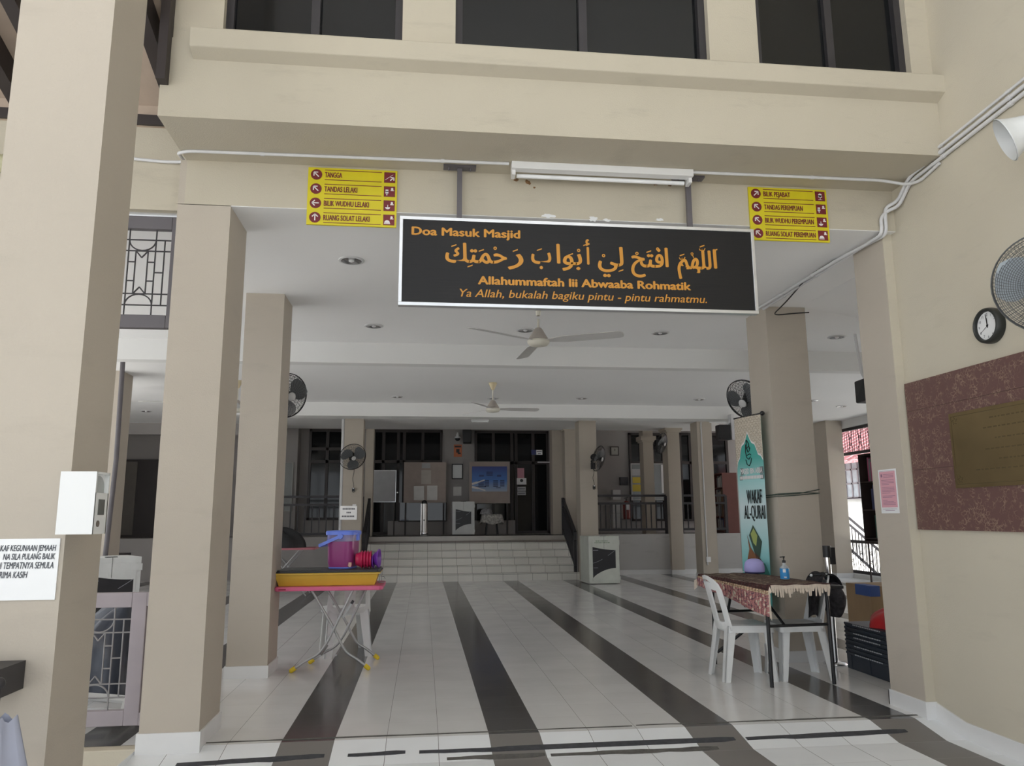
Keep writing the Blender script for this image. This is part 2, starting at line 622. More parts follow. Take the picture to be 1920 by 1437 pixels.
column(8.25, 8.6, 15.05, 15.6, 3.216, TAUPE, 'taupe column beside the white railing')
for px0, px1, Yc, cap, lb_ in ((1208, 1227, 17.5, 822, 'slim platform column with a capital'), (1036, 1055, 17.6, None, 'platform column right of the dark doors'),
                               (1060, 1084, 17.0, 800, 'platform column at the head of the right handrail'), (684, 699, 17.3, None, 'platform column at the head of the left handrail')):
    a, b = at(px0, 900, Y=Yc), at(px1, 900, Y=Yc)
    column(a.x, b.x, Yc, Yc + .32, 3.5, TAUPE, lb_, z0=.85, cap=at(px0, cap, Y=Yc).z if cap else None, skirt=False)

# --- steps, platform and the walls around it
STEPT = tile_mat('step_tiles', (.74, .715, .66), (.74, .715, .66), (.26, .24, .21), .3, .007, .004)
st = MB()
YS, H6, TR = 15.63, .1425, .28
XS0, XS1 = -1.33, 3.06
for k in range(6):
    y0, z1 = YS + TR * k, H6 * (k + 1)
    st.box((XS0, y0, 0), (XS1, y0 + (.6 if k == 5 else TR), z1 - .012), 2 if k == 5 else 0)
    st.box((XS0, y0 - .014, z1 - .012), (XS1, y0 + (.6 if k == 5 else TR), z1), 2 if k == 5 else 0)
    st.box((XS0, y0 - .003, z1 - .017), (XS1, y0, z1 - .012), 1)  # thin dark strip paints the shadow line under each nosing
steps = struct('steps_floor', st, [STEPT, mat('nosing_shadow', (.05, .045, .04), .9), tile_mat('brown_step_tiles', (.36, .30, .26), (.36, .30, .26), (.20, .17, .15), .3, .006, .004)], label='flight of six white tiled steps up to the platform')
YP = YS + TR * 5
PZ = .855
pf = MB()
pf.box((-9, 16.9, PZ - .1), (8.6, 24, PZ))
pf.box((XS0, YP, PZ - .1), (XS1, 17.3, PZ - .001))
struct('floor_platform', pf, mat('platform_floor', (.40, .37, .33), .2, var=.05))
struct('wall_platform_right', MB().box((XS1, 16.74, 0), (8.6, 16.92, PZ + .01)), LOWWALL)
struct('wall_platform_left', MB().box((-9, 16.74, 0), (XS0, 16.92, PZ + .01)), GREY_WALL)
struct('baseboard_platform', MB().box((XS1, 16.72, 0), (8.6, 16.74, .10)), SKIRT)
struct('wall_back', MB().box((-9, 19.0, 0), (8.9, 19.2, 3.6)), GREY_WALL)
struct('wall_left', MB().box((-7.6, 12.2, 0), (-7.4, 19.2, 3.6)), GREY_WALL)
struct('trim_left_parapet', MB().box((-6.9, 4.95, 0), (-6.75, 12.2, .5)), KERB)
struct('ceiling_unseen_porch', MB().box((-14, -5.0, 6.6), (14, 4.19, 6.8)), CEIL)  # porch roof out of view, spread wide to keep sun off the entrance
sd = at(556, 900, Y=18.6).x
struct('wall_back_step', MB().box((-9, 18.6, PZ), (sd, 19.0, 3.6)), GREY_WALL)
struct('roof_hall', MB().box((-7.8, 5.02, 3.7), (9.0, 24, 3.9)), CEIL)

# dark glazed doors and windows in the back wall


def unit(name, px0, px1, py_top, py_bot, mull=(), rails=(), handle=None):
    a, b = at(px0, py_top, Y=18.95), at(px1, py_bot, Y=18.95)
    z1 = a.z
    z0 = PZ + .002 if py_bot is None or py_bot > 999 else at(px0, py_bot, Y=18.95).z
    fr = MB()
    t = .06
    fr.box((a.x, 18.93, z0), (a.x + t, 19.0, z1)).box((b.x - t, 18.93, z0), (b.x, 19.0, z1)).box((a.x, 18.93, z1 - t), (b.x, 19.0, z1)).box((a.x, 18.93, z0), (b.x, 19.0, z0 + t))
    for px in mull:
        x = at(px, 900, Y=18.95).x
        fr.box((x - .035, 18.925, z0), (x + .035, 19.0, z1))
    for py in rails:
        z = at(px0, py, Y=18.95).z
        fr.box((a.x, 18.925, z - .035), (b.x, 19.0, z + .035))
    o = struct(name, fr, WOODD)
    MB().box((a.x + t, 18.97, z0 + t), (b.x - t, 18.985, z1 - t)).build('pane', GLASSD, o)
    return o


dl = unit('door_1', 700, 828, 806, 1003, (718, 746, 757, 792), (866,))
dr = unit('door_2', 890, 1031, 808, 1003, (925, 960, 968, 1000), (868,))
unit('window_4', 581, 642, 805, 976, (612,), (842, 866))
unit('window_5', 1178, 1250, 812, 978, (1203, 1226), (868,))
unit('window_6', 1272, 1372, 812, 978, (1296, 1335), (868,))
MB().cyl(at(745, 924, Y=18.92), at(745, 924, Y=18.87), .018).build('door_handle', STEEL, dl)

# --- the outside seen at the right: white house wall, roof and yard
OUTW = plaster('white_house_plaster', (.80, .79, .75), .03)
ho = MB().box((13.2, 4, -.4), (13.5, 40, 2.9))
struct('exterior_house_wall', ho, OUTW)
tp = MB()
TILER = mat('red_roof_tiles', (.34, .17, .18), .8, var=.4, scale=14)
for k in range(14):
    x0 = 12.3 + .32 * k
    z0 = 2.75 + .16 * k
    tp.hexa([(x0, 4, z0), (x0 + .40, 4, z0 + .14), (x0 + .40, 40, z0 + .14), (x0, 40, z0)], [(x0, 4, z0 + .07), (x0 + .40, 4, z0 + .17), (x0 + .40, 40, z0 + .17), (x0, 40, z0 + .07)])
for j in range(72):
    y = 4.25 + j * .5
    tp.bar((12.3, y, 2.86), (16.9, y, 5.15), .09, .07)
struct('exterior_roof', tp, TILER)

# ================================================================== left lean-to roof
BOARD = mat('roof_boards', (.50, .40, .32), .7, var=.15, scale=3)


def roofz(y, d=0.):
    return 3.83 + (4.72 - y) * .34 + d


rb = MB()
rb.hexa([(-7, -1.6, roofz(-1.6, .16)), (-1.64, -1.6, roofz(-1.6, .16)), (-1.64, 4.9, roofz(4.9, .16)), (-7, 4.9, roofz(4.9, .16))],
        [(-7, -1.6, roofz(-1.6, .2)), (-1.64, -1.6, roofz(-1.6, .2)), (-1.64, 4.9, roofz(4.9, .2)), (-7, 4.9, roofz(4.9, .2))])
rb.box((-7, 4.86, 3.8), (-1.60, 4.90, 4.25))
struct('roof_lean_to', rb, BOARD)
for i, x in enumerate((-1.72, -2.40, -2.67, -3.3, -4.0)):
    r_ = MB().hexa([(x - .04, -1.6, roofz(-1.6)), (x + .04, -1.6, roofz(-1.6)), (x + .04, 4.8, roofz(4.8)), (x - .04, 4.8, roofz(4.8))],
                   [(x - .04, -1.6, roofz(-1.6, .16)), (x + .04, -1.6, roofz(-1.6, .16)), (x + .04, 4.8, roofz(4.8, .16)), (x - .04, 4.8, roofz(4.8, .16))])
    struct('trim_rafter_%d' % (i + 1), r_, WOODD)
tv = MB().box((-1.628, 4.11, 3.70), (-1.578, 4.19, 6.2))
struct('trim_corner_board', tv, WOODD)

# ================================================================== fences and grilles on the left (plane Y = 4.95)


def grille(name, label, x0, x1, z0, z1, frame_m, wire_m, fw, group=None, post=None, flipcurve=False):
    t = thing(name, label, 'grille', ((x0 + x1) / 2, 4.95, z0), group=group)
    o = t.location
    f = MB(o)
    f.box((x0, 4.925, z0), (x0 + fw, 4.975, z1)).box((x1 - fw, 4.925, z0), (x1, 4.975, z1)).box((x0 + fw, 4.925, z1 - fw), (x1 - fw, 4.975, z1)).box((x0 + fw, 4.925, z0), (x1 - fw, 4.975, z0 + fw))
    f.build('frame', frame_m, t, bevel=.004)
    q = MB(o)
    a0, a1, b0, b1 = x0 + fw, x1 - fw, z0 + fw, z1 - fw
    H = b1 - b0
    r = .0048
    Y = 4.95

    def ln(p, q_):
        q.tube([(p[0], Y, p[1]), (q_[0], Y, q_[1])], r, 6)
    for k in (.12, .25, .75, .88):
        ln((a0, b0 + H * k), (a1, b0 + H * k))
    per = .30
    n = int((a1 - a0) / per) + 1
    for i in range(n):
        xr = a1 - per * i - .10
        xl = xr - .165
        if xl < a0:
            break
        ln((xr, b0), (xr, b1))
        ln((xl, b0), (xl, b1))
        ln((xr + .055, b0 + H * .12), (xr + .055, b0 + H * .88))
        ln((xl + .045, b0 + H * .25), (xl + .045, b0 + H * .75))
        ln((xr - .045, b0 + H * .25), (xr - .045, b0 + H * .75))
        for k in (.40, .62):
            ln((xl, b0 + H * k), (xl + .045, b0 + H * k))
            ln((xr - .045, b0 + H * k), (xr, b0 + H * k))
        ln((xr, b0 + H * .5), (xr + .055, b0 + H * .5))
        xm = (xl + xr) / 2
        for zb, sg in ((b0 + H * .25, 1), (b0 + H * .75, -1)):
            ln((xl + .045, zb), (xm, zb + sg * .045))
            ln((xm, zb + sg * .045), (xr - .045, zb))
            q.tube([(xm + (xr - xm) * cos(pi * j / 12), Y, zb - sg * H * .13 + sg * H * .125 * sin(pi * j / 12)) for j in range(13)], r, 6)
    q.build('wirework', wire_m, t)
    return t


grille('window_grille', 'dark framed wire grille high under the beam left of the entrance', -3.6, -1.665, 2.462, 3.205, GREYFRAME_D, DARKMETAL, .085)
fg = grille('low_fence_panel', 'mauve painted low fence panel with wirework between the two near columns', -3.6, -1.735, .088, .838, GREYFRAME, mat('pale_wire', (.25, .24, .24), .45, .3), .085)
MB(fg.location).box((-1.735, 4.94, .16), (-1.715, 4.96, .79)).box((-1.735, 4.925, .088), (-1.664, 4.975, .16)).box((-1.735, 4.925, .76), (-1.664, 4.975, .838)).build('fixing_lug', GREYFRAME, fg)
tag(MB().box((-3.6, 4.93, 3.207), (-1.665, 4.97, 3.252)).build('flat_rail', ALU), 'pale metal rail on top of the high wire grille', 'rail')

# ================================================================== banner board over the entrance
SY = 4.62
X0, X1, Z0, Z1 = -.279, 2.058, 2.568, 3.152
sb = thing('sign_board', 'wide black hanging prayer sign with orange lettering in a silver frame', 'sign', ((X0 + X1) / 2, SY, Z0))
o = sb.location
fw = .022
m_ = MB(o)
m_.box((X0, SY, Z0), (X1, SY + .05, Z0 + fw)).box((X0, SY, Z1 - fw), (X1, SY + .05, Z1)).box((X0, SY, Z0 + fw), (X0 + fw, SY + .05, Z1 - fw)).box((X1 - fw, SY, Z0 + fw), (X1, SY + .05, Z1 - fw))
m_.build('frame', ALU, sb, bevel=.002)
pm = bpy.data.materials.new('black_brushed_panel')
pm.use_nodes = True
_n, _l = pm.node_tree.nodes, pm.node_tree.links
_t, _mp, _nz, _r = _n.new('ShaderNodeTexCoord'), _n.new('ShaderNodeMapping'), _n.new('ShaderNodeTexNoise'), _n.new('ShaderNodeValToRGB')
_mp.inputs['Scale'].default_value = (1.5, 1, 160)
_nz.inputs['Scale'].default_value = 2
_nz.inputs['Detail'].default_value = 6
_r.color_ramp.elements[0].color = (.006, .006, .007, 1)
_r.color_ramp.elements[1].color = (.020, .019, .020, 1)
_l.new(_t.outputs['Object'], _mp.inputs[0])
_l.new(_mp.outputs[0], _nz.inputs[0])
_l.new(_nz.outputs[0], _r.inputs[0])
_l.new(_r.outputs[0], _n['Principled BSDF'].inputs['Base Color'])
_n['Principled BSDF'].inputs['Roughness'].default_value = .42
_n['Principled BSDF'].inputs['Specular IOR Level'].default_value = .3
MB(o).box((X0 + fw - .001, SY + .008, Z0 + fw - .001), (X1 - fw + .001, SY + .045, Z1 - fw + .001)).build('panel', pm, sb)
for px in (862, 1305):
    hg = MB(o)
    c = at(px, 313, Z=3.508)
    hg.box((c.x - .016, SY + .012, Z1), (c.x + .016, SY + .04, 3.508))
    hg.box((c.x - .105, SY - .012, 3.494), (c.x + .105, SY + .05, 3.5095))
    for d in (-.07, .07):
        hg.cyl((c.x + d, SY + .01, 3.494), (c.x + d, SY + .01, 3.476), .006, n=8)
    hg.build('hanger', GREYFRAME_D, sb)


def sgn(x, y):
    """a point measured on the flat sign panel (u to the right, v up) from the straightened picture of it"""
    yt, yb = 48 + .0365 * (x - 30), 490 + .0269 * (x - 27)
    v = (y - yt) / (yb - yt)
    u = (x - (30 - 3 * v)) / (1835 + 23 * v)
    return (X0 + fw + u * (X1 - X0 - 2 * fw), SY + .008, Z1 - fw - v * (Z1 - Z0 - 2 * fw))


def line(mb, body, xa, ya, xb, yb, cap, **k):
    a, b = Vector(sgn(xa, ya)), Vector(sgn(xb, yb))
    d = Vector((b.x - a.x, 0, b.z - a.z)) if k.pop('tilt', False) else Vector((1, 0, 0))
    mb.text(body, a, d, (0, 0, 1), cap, width=(b - a).length, **k)


UL = (X1 - X0 - 2 * fw) / 1845
lt = MB(o)
line(lt, 'Doa Masuk Masjid', 75, 130, 625, 150, 41 * UL, bold=.0035)
line(lt, 'Allahummaftah lii Abwaaba Rohmatik', 413, 396, 1532, 428, 41 * UL, bold=.0035)
line(lt, 'Ya Allah, bukalah bagiku pintu - pintu rahmatmu.', 318, 462, 1620, 497, 40 * UL, bold=.0006, shear=.22)
for body, xa, xb, base, k in (('\ufeda\ufe98\ufee4\ufea3', 247, 556, 277, 1), ('\ufead', 566, 641, 283, 1), ('\ufe8f', 688, 786, 283, 1), ('\ufe8d', 820, 834, 284, 1), ('\ufeee\ufe91', 850, 948, 290, 1), ('\ufe83', 975, 990, 290, 1),
                              ('\ufef2\ufedf', 1038, 1168, 296, 1), ('\ufea2\ufe98\ufed3', 1215, 1385, 302, 1), ('\ufe8d', 1398, 1411, 303, 1), ('\ufee2\ufeec\ufee0\ufedf', 1465, 1645, 312, 1), ('\ufe8d', 1662, 1676, 311, 1)):
    line(lt, body, xa, base, xb, base + .03 * (xb - xa) * 0, 98 * UL, bold=.0042)


def dash(x, y, w_=26, h_=10, mb=lt):
    c = Vector(sgn(x, y)) + Vector((0, -.0016, 0))
    w2, h2, t2 = w_ / 2 * UL, h_ / 2 * UL, 3.2 * UL
    mb.quad(c + Vector((-w2, 0, -h2 - t2)), c + Vector((w2, 0, h2 - t2)), c + Vector((w2, 0, h2 + t2)), c + Vector((-w2, 0, -h2 + t2)))


def ring(x, y, r=9, mb=lt):
    c = Vector(sgn(x, y)) + Vector((0, -.0016, 0))
    n = 16
    vs = [c + Vector((rr * UL * cos(2 * pi * i / n), 0, rr * UL * sin(2 * pi * i / n))) for rr in (r, r - 5.5) for i in range(n)]
    mb.add(vs, [(i, (i + 1) % n, n + (i + 1) % n, n + i) for i in range(n)])


def stroke(pts, wd=5, mb=lt):
    q = [Vector(sgn(*p)) + Vector((0, -.0016, 0)) for p in pts]
    for a, b in zip(q[:-1], q[1:]):
        d = (b - a).normalized()
        s_ = Vector((-d.z, 0, d.x)) * wd / 2 * UL
        mb.quad(a - s_ - d * .001, b - s_ + d * .001, b + s_ + d * .001, a + s_ - d * .001)


for x, y in ((287, 190), (427, 216), (370, 300), (602, 216), (727, 211), (890, 237), (970, 184), (1157, 324), (1307, 221), (1668, 213), (1597, 191), (1487, 239)):
    dash(x, y)
for x, y in ((498, 204), (933, 215), (1065, 243), (1243, 231), (1355, 207)):
    ring(x, y)
stroke([(1582, 205), (1586, 214), (1595, 214), (1597, 206), (1599, 214), (1608, 214), (1613, 203)])
stroke([(1472, 253), (1476, 262), (1485, 262), (1487, 254), (1489, 262), (1498, 262), (1503, 251)])
stroke([(1550, 254), (1546, 244), (1538, 238), (1536, 230), (1542, 226), (1548, 232), (1544, 240)])
lt.build('lettering', ORANGE, sb)

# ================================================================== yellow direction signs on the beam


def way_sign(label, corners, rows, icons):
    tl, tr, br, bl = [at(px, py, Y=4.708) for px, py in corners]
    x0, x1, z1, z0 = (tl.x + bl.x) / 2, (tr.x + br.x) / 2, (tl.z + tr.z) / 2, (bl.z + br.z) / 2
    t = thing('direction_sign', label, 'sign', ((x0 + x1) / 2, 4.708, z0), group=None)
    o = t.location
    MB(o).box((x0, 4.705, z0), (x1, 4.718, z1)).build('panel', YELLOW, t)
    W, H = x1 - x0, z1 - z0
    mr, wh = MB(o), MB(o)
    whs = []
    y1, y2 = 4.7035, 4.7022
    rh = H / 4

    def disc(mb, cx, cz, r, y, n=24):
        mb.poly([(cx + r * cos(2 * pi * i / n), y, cz + r * sin(2 * pi * i / n)) for i in range(n)], (0, 1, 0), .001)

    def seg(mb, a, b, wd, y):
        a, b = Vector((a[0], y, a[1])), Vector((b[0], y, b[1]))
        d = (b - a).normalized()
        s_ = Vector((-d.z, 0, d.x)) * wd / 2
        mb.quad(a - s_, b - s_, b + s_, a + s_)
    for k, (txt, ang, wfrac) in enumerate(rows):
        wh = MB(o)
        whs.append(('arrow', wh))
        zc = z1 - rh * (k + .5)
        cx = x0 + W * .092
        r = rh * .37
        disc(mr, cx, zc, r, y1)
        a = radians(ang)
        tip = (cx + r * .62 * cos(a), zc + r * .62 * sin(a))
        tail = (cx - r * .6 * cos(a), zc - r * .6 * sin(a))
        seg(wh, tail, tip, r * .2, y2)
        for da in (2.36, -2.36):
            seg(wh, tip, (tip[0] + r * .72 * cos(a + da), tip[1] + r * .72 * sin(a + da)), r * .2, y2)
        for dz in (.34, -.34):
            mr.box((x0 + W * .185, y1, zc + rh * dz - .0022), (x0 + W * .825, y1 + .001, zc + rh * dz + .0022))
        mr.text(txt, (x0 + W * .187, y1, zc - rh * .18), (1, 0, 0), (0, 0, 1), rh * .355, width=W * wfrac, bold=.0011)
        ix, s_ = x0 + W * .915, rh * .37
        mr.box((ix - s_ * 1.0, y1, zc - s_), (ix + s_ * 1.0, y1 + .001, zc + s_))
        ic = icons[k]
        wh = MB(o)
        whs.append(('pictogram', wh))
        if ic == 'stairs':
            seg(wh, (ix - s_ * .8, zc - s_ * .5), (ix + s_ * .6, zc + s_ * .55), s_ * .07, y2)
            seg(wh, (ix + s_ * .1, zc - s_ * .6), (ix + s_ * .75, zc + .0), s_ * .2, y2)
            seg(wh, (ix + s_ * .75, zc), (ix + s_ * .15, zc), s_ * .2, y2)
            seg(wh, (ix + s_ * .75, zc), (ix + s_ * .75, zc - s_ * .6), s_ * .2, y2)
        elif ic == 'chair':
            disc(wh, ix, zc + s_ * .2, s_ * .38, y2, 12)
            wh.box((ix - s_ * .38, y2, zc - s_ * .25), (ix + s_ * .38, y2 + .0005, zc + s_ * .2))
            seg(wh, (ix, zc - s_ * .2), (ix, zc - s_ * .7), s_ * .1, y2)
            seg(wh, (ix - s_ * .4, zc - s_ * .72), (ix + s_ * .4, zc - s_ * .72), s_ * .1, y2)
        else:
            disc(wh, ix + s_ * .48, zc + s_ * .5, s_ * .22, y2, 10)
            wh.box((ix + s_ * .2, y2, zc + s_ * .12), (ix + s_ * .82, y2 + .0005, zc + s_ * .28))
            if ic == 'toilet':
                wh.box((ix - s_ * .7, y2, zc - s_ * .1), (ix - s_ * .2, y2 + .0005, zc + s_ * .35))
                disc(wh, ix - s_ * .45, zc - s_ * .2, s_ * .3, y2, 12)
                wh.box((ix - s_ * .53, y2, zc - s_ * .75), (ix - s_ * .37, y2 + .0005, zc - s_ * .3))
            elif ic == 'tap':
                wh.poly([(ix - s_ * .25 + s_ * .45 * cos(pi + pi * i / 10), y2, zc - s_ * .3 + s_ * .4 * sin(pi + pi * i / 10)) for i in range(11)], (0, 1, 0), .0005)
                seg(wh, (ix - s_ * .25, zc - s_ * .3), (ix - s_ * .25, zc + s_ * .15), s_ * .12, y2)
            else:
                wh.poly([(ix - s_ * .3 + s_ * .5 * cos(pi * i / 10), y2, zc - s_ * .6 + s_ * .55 * sin(pi * i / 10)) for i in range(11)], (0, 1, 0), .0005)
                wh.box((ix - s_ * .85, y2, zc - s_ * .78), (ix + s_ * .25, y2 + .0005, zc - s_ * .66))
    mr.build('lettering', MAROON, t)
    for nm_, q in whs:
        q.build(nm_, WHITEL, t)


way_sign('yellow direction sign for men, TANGGA at its top, left of the black sign', ((577, 313), (745, 322), (743, 427), (576, 421)),
         (('TANGGA', 135, .19), ('TANDAS LELAKI', 135, .365), ('BILIK WUDHU LELAKI', 180, .5), ('RUANG SOLAT LELAKI', 90, .51)), ('stairs', 'toilet', 'tap', 'dome'))
way_sign('yellow direction sign for women, BILIK PEJABAT at its top, right of the black sign', ((1403, 352), (1548, 356), (1556, 455), (1408, 450)),
         (('BILIK PEJABAT', 45, .34), ('TANDAS PEREMPUAN', 135, .49), ('BILIK WUDHU PEREMPUAN', 135, .62), ('RUANG SOLAT PEREMPUAN', 135, .63)), ('chair', 'toilet', 'tap', 'dome'))

# ================================================================== tube lamp and conduits on the soffit
a, b = at(960, 303, Z=3.50), at(1299, 322, Z=3.50)
tl = thing('tube_lamp', 'white fluorescent tube lamp on the soffit above the black sign', 'lamp', ((a.x + b.x) / 2, 4.56, 3.51))
o = tl.location
MB(o).box((a.x, 4.52, 3.462), (b.x, 4.585, 3.5095)).build('housing', WHITEP, tl, bevel=.003)
MB(o).cyl((a.x + .04, 4.605, 3.447), (b.x - .04, 4.605, 3.447), .014, n=12).build('tube', mat('frosted_tube', (.85, .86, .87), .3), tl)
for x in (a.x + .005, b.x - .025):
    MB(o).box((x, 4.55, 3.43), (x + .022, 4.62, 3.48)).build('lamp_holder', WHITEP, tl)


def bend(pts, r=.05, n=5):
    """round the corners of a path"""
    pts = [Vector(p) for p in pts]
    out = [pts[0]]
    for i in range(1, len(pts) - 1):
        p = pts[i]
        d0, d1 = pts[i - 1] - p, pts[i + 1] - p
        k = min(r, d0.length * .45, d1.length * .45)
        a_, b_ = p + d0.normalized() * k, p + d1.normalized() * k
        for j in range(n + 1):
            t = j / n
            out.append(a_ * (1 - t) ** 2 + p * 2 * t * (1 - t) + b_ * t ** 2)
    out.append(pts[-1])
    return out


def conduit(name, label, pts, r, m=PVC, r_b=.05, clips=(), cat='conduit', group=None):
    t = thing(name, label, cat, pts[0], group=group)
    path = bend(pts, r_b)
    MB(t.location).tube(path, r, 10).build('pipe', m, t)
    for c, d in clips:
        c, d = Vector(c), Vector(d).normalized()
        MB(t.location).cyl(c - d * .012, c + d * .012, r * 1.25, n=10).build('clip', m, t)
    return t


zc = 3.50
cl = [at(240, 297, Y=4.867), at(312, 304, Y=4.867), at(333, 303, Y=4.705), at(331, 284, Y=4.60), at(352, 279, Z=zc)]
cl[3] = Vector((-1.64, 4.60, 3.497))
cl[2] = Vector((-1.68, 4.86, at(325, 303, Y=4.86).z))
cl[4] = Vector((-1.56, 4.575, zc))
conduit('wall_conduit', 'thin white conduit along the soffit left of the tube lamp', cl + [Vector((at(955, 304, Z=zc).x, 4.545, zc))], .0105, r_b=.06,
        clips=[((at(489, 282, Z=zc).x, 4.57, zc), (1, 0, 0)), ((at(830, 297, Z=zc).x, 4.55, zc), (1, 0, 0))])
cr = at(1300, 322, Z=zc)
conduit('wall_conduit', 'thin white conduit along the soffit right of the tube lamp', [Vector((cr.x, 4.545, zc)), Vector((2.95, 4.535, zc)), Vector((3.10, 4.50, 3.46)), Vector((3.125, 4.40, 3.44)), Vector((3.125, 4.2, 3.47))], .0105, r_b=.09,
        clips=[((at(1528, 328, Z=zc).x, 4.54, zc), (1, 0, 0))])
# the bundle along the right wall, round the pier and on to the column inside
for k, (dz, dx, lab) in enumerate(((.0, .0, 'fat white conduit lowest of the bundle on the right wall'), (.035, .006, 'middle white conduit of the bundle on the right wall'), (.072, .008, 'upper thin white conduit of the bundle on the right wall'))):
    w_ = .0125 if k < 2 else .009
    e = at(1920, 205, X=3.12)
    f_ = at(1705, 342, X=3.12)
    g_ = at(1648, 368, X=3.06)
    pts = [Vector((3.123 - dx, e.y - .2, e.z + dz + .10)), Vector((3.123 - dx, f_.y, f_.z + dz))]
    pts[0] = pts[1] + (pts[0] - pts[1]) * 1.9
    if k < 2:
        yo = 4.700 - .004 * k
        pts += [Vector((3.115 - dx, 4.62, 3.36 + dz)), Vector((3.07 - dx, yo, 3.35 + dz * .8)), Vector((3.025 + .03 * k, yo, 3.30)), Vector((3.025 + .03 * k, yo, 3.182))]
        pts += [Vector((3.03 - .03 * k, 5.2, 3.182)), Vector((3.05 - .06 * k, 6.64, 3.182))]
    conduit('wall_conduit', lab, pts, w_, r_b=.07, clips=[(pts[0].lerp(pts[1], .6), pts[1] - pts[0]), (pts[0].lerp(pts[1], .85), pts[1] - pts[0])] + ([(pts[-2].lerp(pts[-1], .3), (0, 1, 0)), (pts[-2].lerp(pts[-1], .7), (0, 1, 0))] if k < 2 else []))
cb = [Vector((3.02, 5.3, 3.205)), Vector((3.0, 5.7, 3.195)), Vector((3.05, 6.0, 3.17)), Vector((3.10, 6.3, 3.15)), Vector((3.13, 6.64, 3.12)), Vector((3.36, 6.645, 3.15)), Vector((3.5, 6.64, 3.16))]
tag(MB().tube(bend(cb, .15), .006, 6).build('cable', BLACKP), 'thin black cable sagging along the ceiling conduits to the right column', 'cable')

# ================================================================== things on the right wall
XW = 3.14
# marble panel and brass plaque
a, b = at(1700, 720, X=XW), at(1724, 995, X=XW)
MARB = bpy.data.materials.new('maroon_marble')
MARB.use_nodes = True
_n, _l = MARB.node_tree.nodes, MARB.node_tree.links
_t, _v, _r, _nz, _mx = _n.new('ShaderNodeTexCoord'), _n.new('ShaderNodeTexVoronoi'), _n.new('ShaderNodeValToRGB'), _n.new('ShaderNodeTexNoise'), _n.new('ShaderNodeMixRGB')
_v.feature = 'DISTANCE_TO_EDGE'
_v.inputs['Scale'].default_value = 40
_nz.inputs['Scale'].default_value = 9
_nz.inputs['Detail'].default_value = 6
_mx.blend_type = 'ADD'
_mx.inputs[0].default_value = .12
_l.new(_t.outputs['Object'], _nz.inputs[0])
_l.new(_t.outputs['Object'], _mx.inputs[1])
_l.new(_nz.outputs['Color'], _mx.inputs[2])
_l.new(_mx.outputs[0], _v.inputs['Vector'])
_l.new(_v.outputs['Distance'], _r.inputs[0])
_r.color_ramp.elements[0].color = (.30, .21, .155, 1)
_r.color_ramp.elements[1].color = (.125, .060, .054, 1)
_r.color_ramp.elements[1].position = .10
_n2 = _n.new('ShaderNodeTexNoise')
_n2.inputs['Scale'].default_value = 22
_n2.inputs['Detail'].default_value = 4
_l.new(_t.outputs['Object'], _n2.inputs[0])
_r2 = _n.new('ShaderNodeValToRGB')
_r2.color_ramp.elements[0].position = .44
_r2.color_ramp.elements[1].position = .60
_l.new(_n2.outputs[0], _r2.inputs[0])
_m2 = _n.new('ShaderNodeMixRGB')
_m2.inputs[1].default_value = (.13, .065, .058, 1)
_l.new(_r2.outputs[0], _m2.inputs[0])
_l.new(_r.outputs[0], _m2.inputs[2])
_l.new(_m2.outputs[0], _n['Principled BSDF'].inputs['Base Color'])
_n['Principled BSDF'].inputs['Roughness'].default_value = .45
mp_ = MB()
for k, zz in enumerate((1.172, 1.56, 1.95)):
    mp_.box((XW - .0185, 2.9, zz), (XW - .0012, a.y, (1.5585, 1.9485, 2.14)[k]))
tag(mp_.build('marble_panel', MARB), 'maroon speckled marble panel framing the brass plaque on the right wall', 'wall panel')
a, b = at(1780, 777, X=XW - .02), at(1793, 916, X=XW - .02)
pq = thing('brass_plaque', 'engraved brass memorial plaque on the maroon marble', 'plaque', (XW - .018, a.y, b.z))
o = pq.location
BRASS = mat('brass', (.27, .20, .10), .32, .85, var=.12, scale=5)
yq0, yq1 = 3.35, a.y
MB(o).box((XW - .028, yq0, b.z), (XW - .0185, yq1, a.z)).build('plate', BRASS, pq)
eb = MB(o)
xi = XW - .0288
for zz in (a.z - .022, b.z + .022):
    eb.box((xi, yq0 + .02, zz - .0015), (xi + .0008, yq1 - .02, zz + .0015))
for yy in (yq0 + .02, yq1 - .02):
    eb.box((xi, yy - .0015, b.z + .02), (xi + .0008, yy + .0015, a.z - .02))
rn = random.Random(3)
for k, (zz, half) in enumerate(((.86, .12), (.74, .2), (.60, .12), (.47, .20), (.34, .1), (.22, .28))):
    y = 3.87 - half
    while y < 3.87 + half:
        ww = rn.uniform(.012, .035)
        eb.box((xi, y, b.z + (a.z - b.z) * zz - .004), (xi + .0008, y + ww, b.z + (a.z - b.z) * zz + .004))
        y += ww + .012
for cy, cz in ((yq1 - .05, a.z - .05), (yq1 - .05, b.z + .05)):
    for j in range(5):
        eb.bar((xi, cy + .025 * cos(j * 1.3), cz + .025 * sin(j * 1.3)), (xi, cy + .012 * cos(j * 1.3 + 1), cz + .012 * sin(j * 1.3 + 1)), .004, .001, up=(1, 0, 0))
eb.build('engraving', mat('dark_brass', (.16, .115, .055), .5, .7), pq)

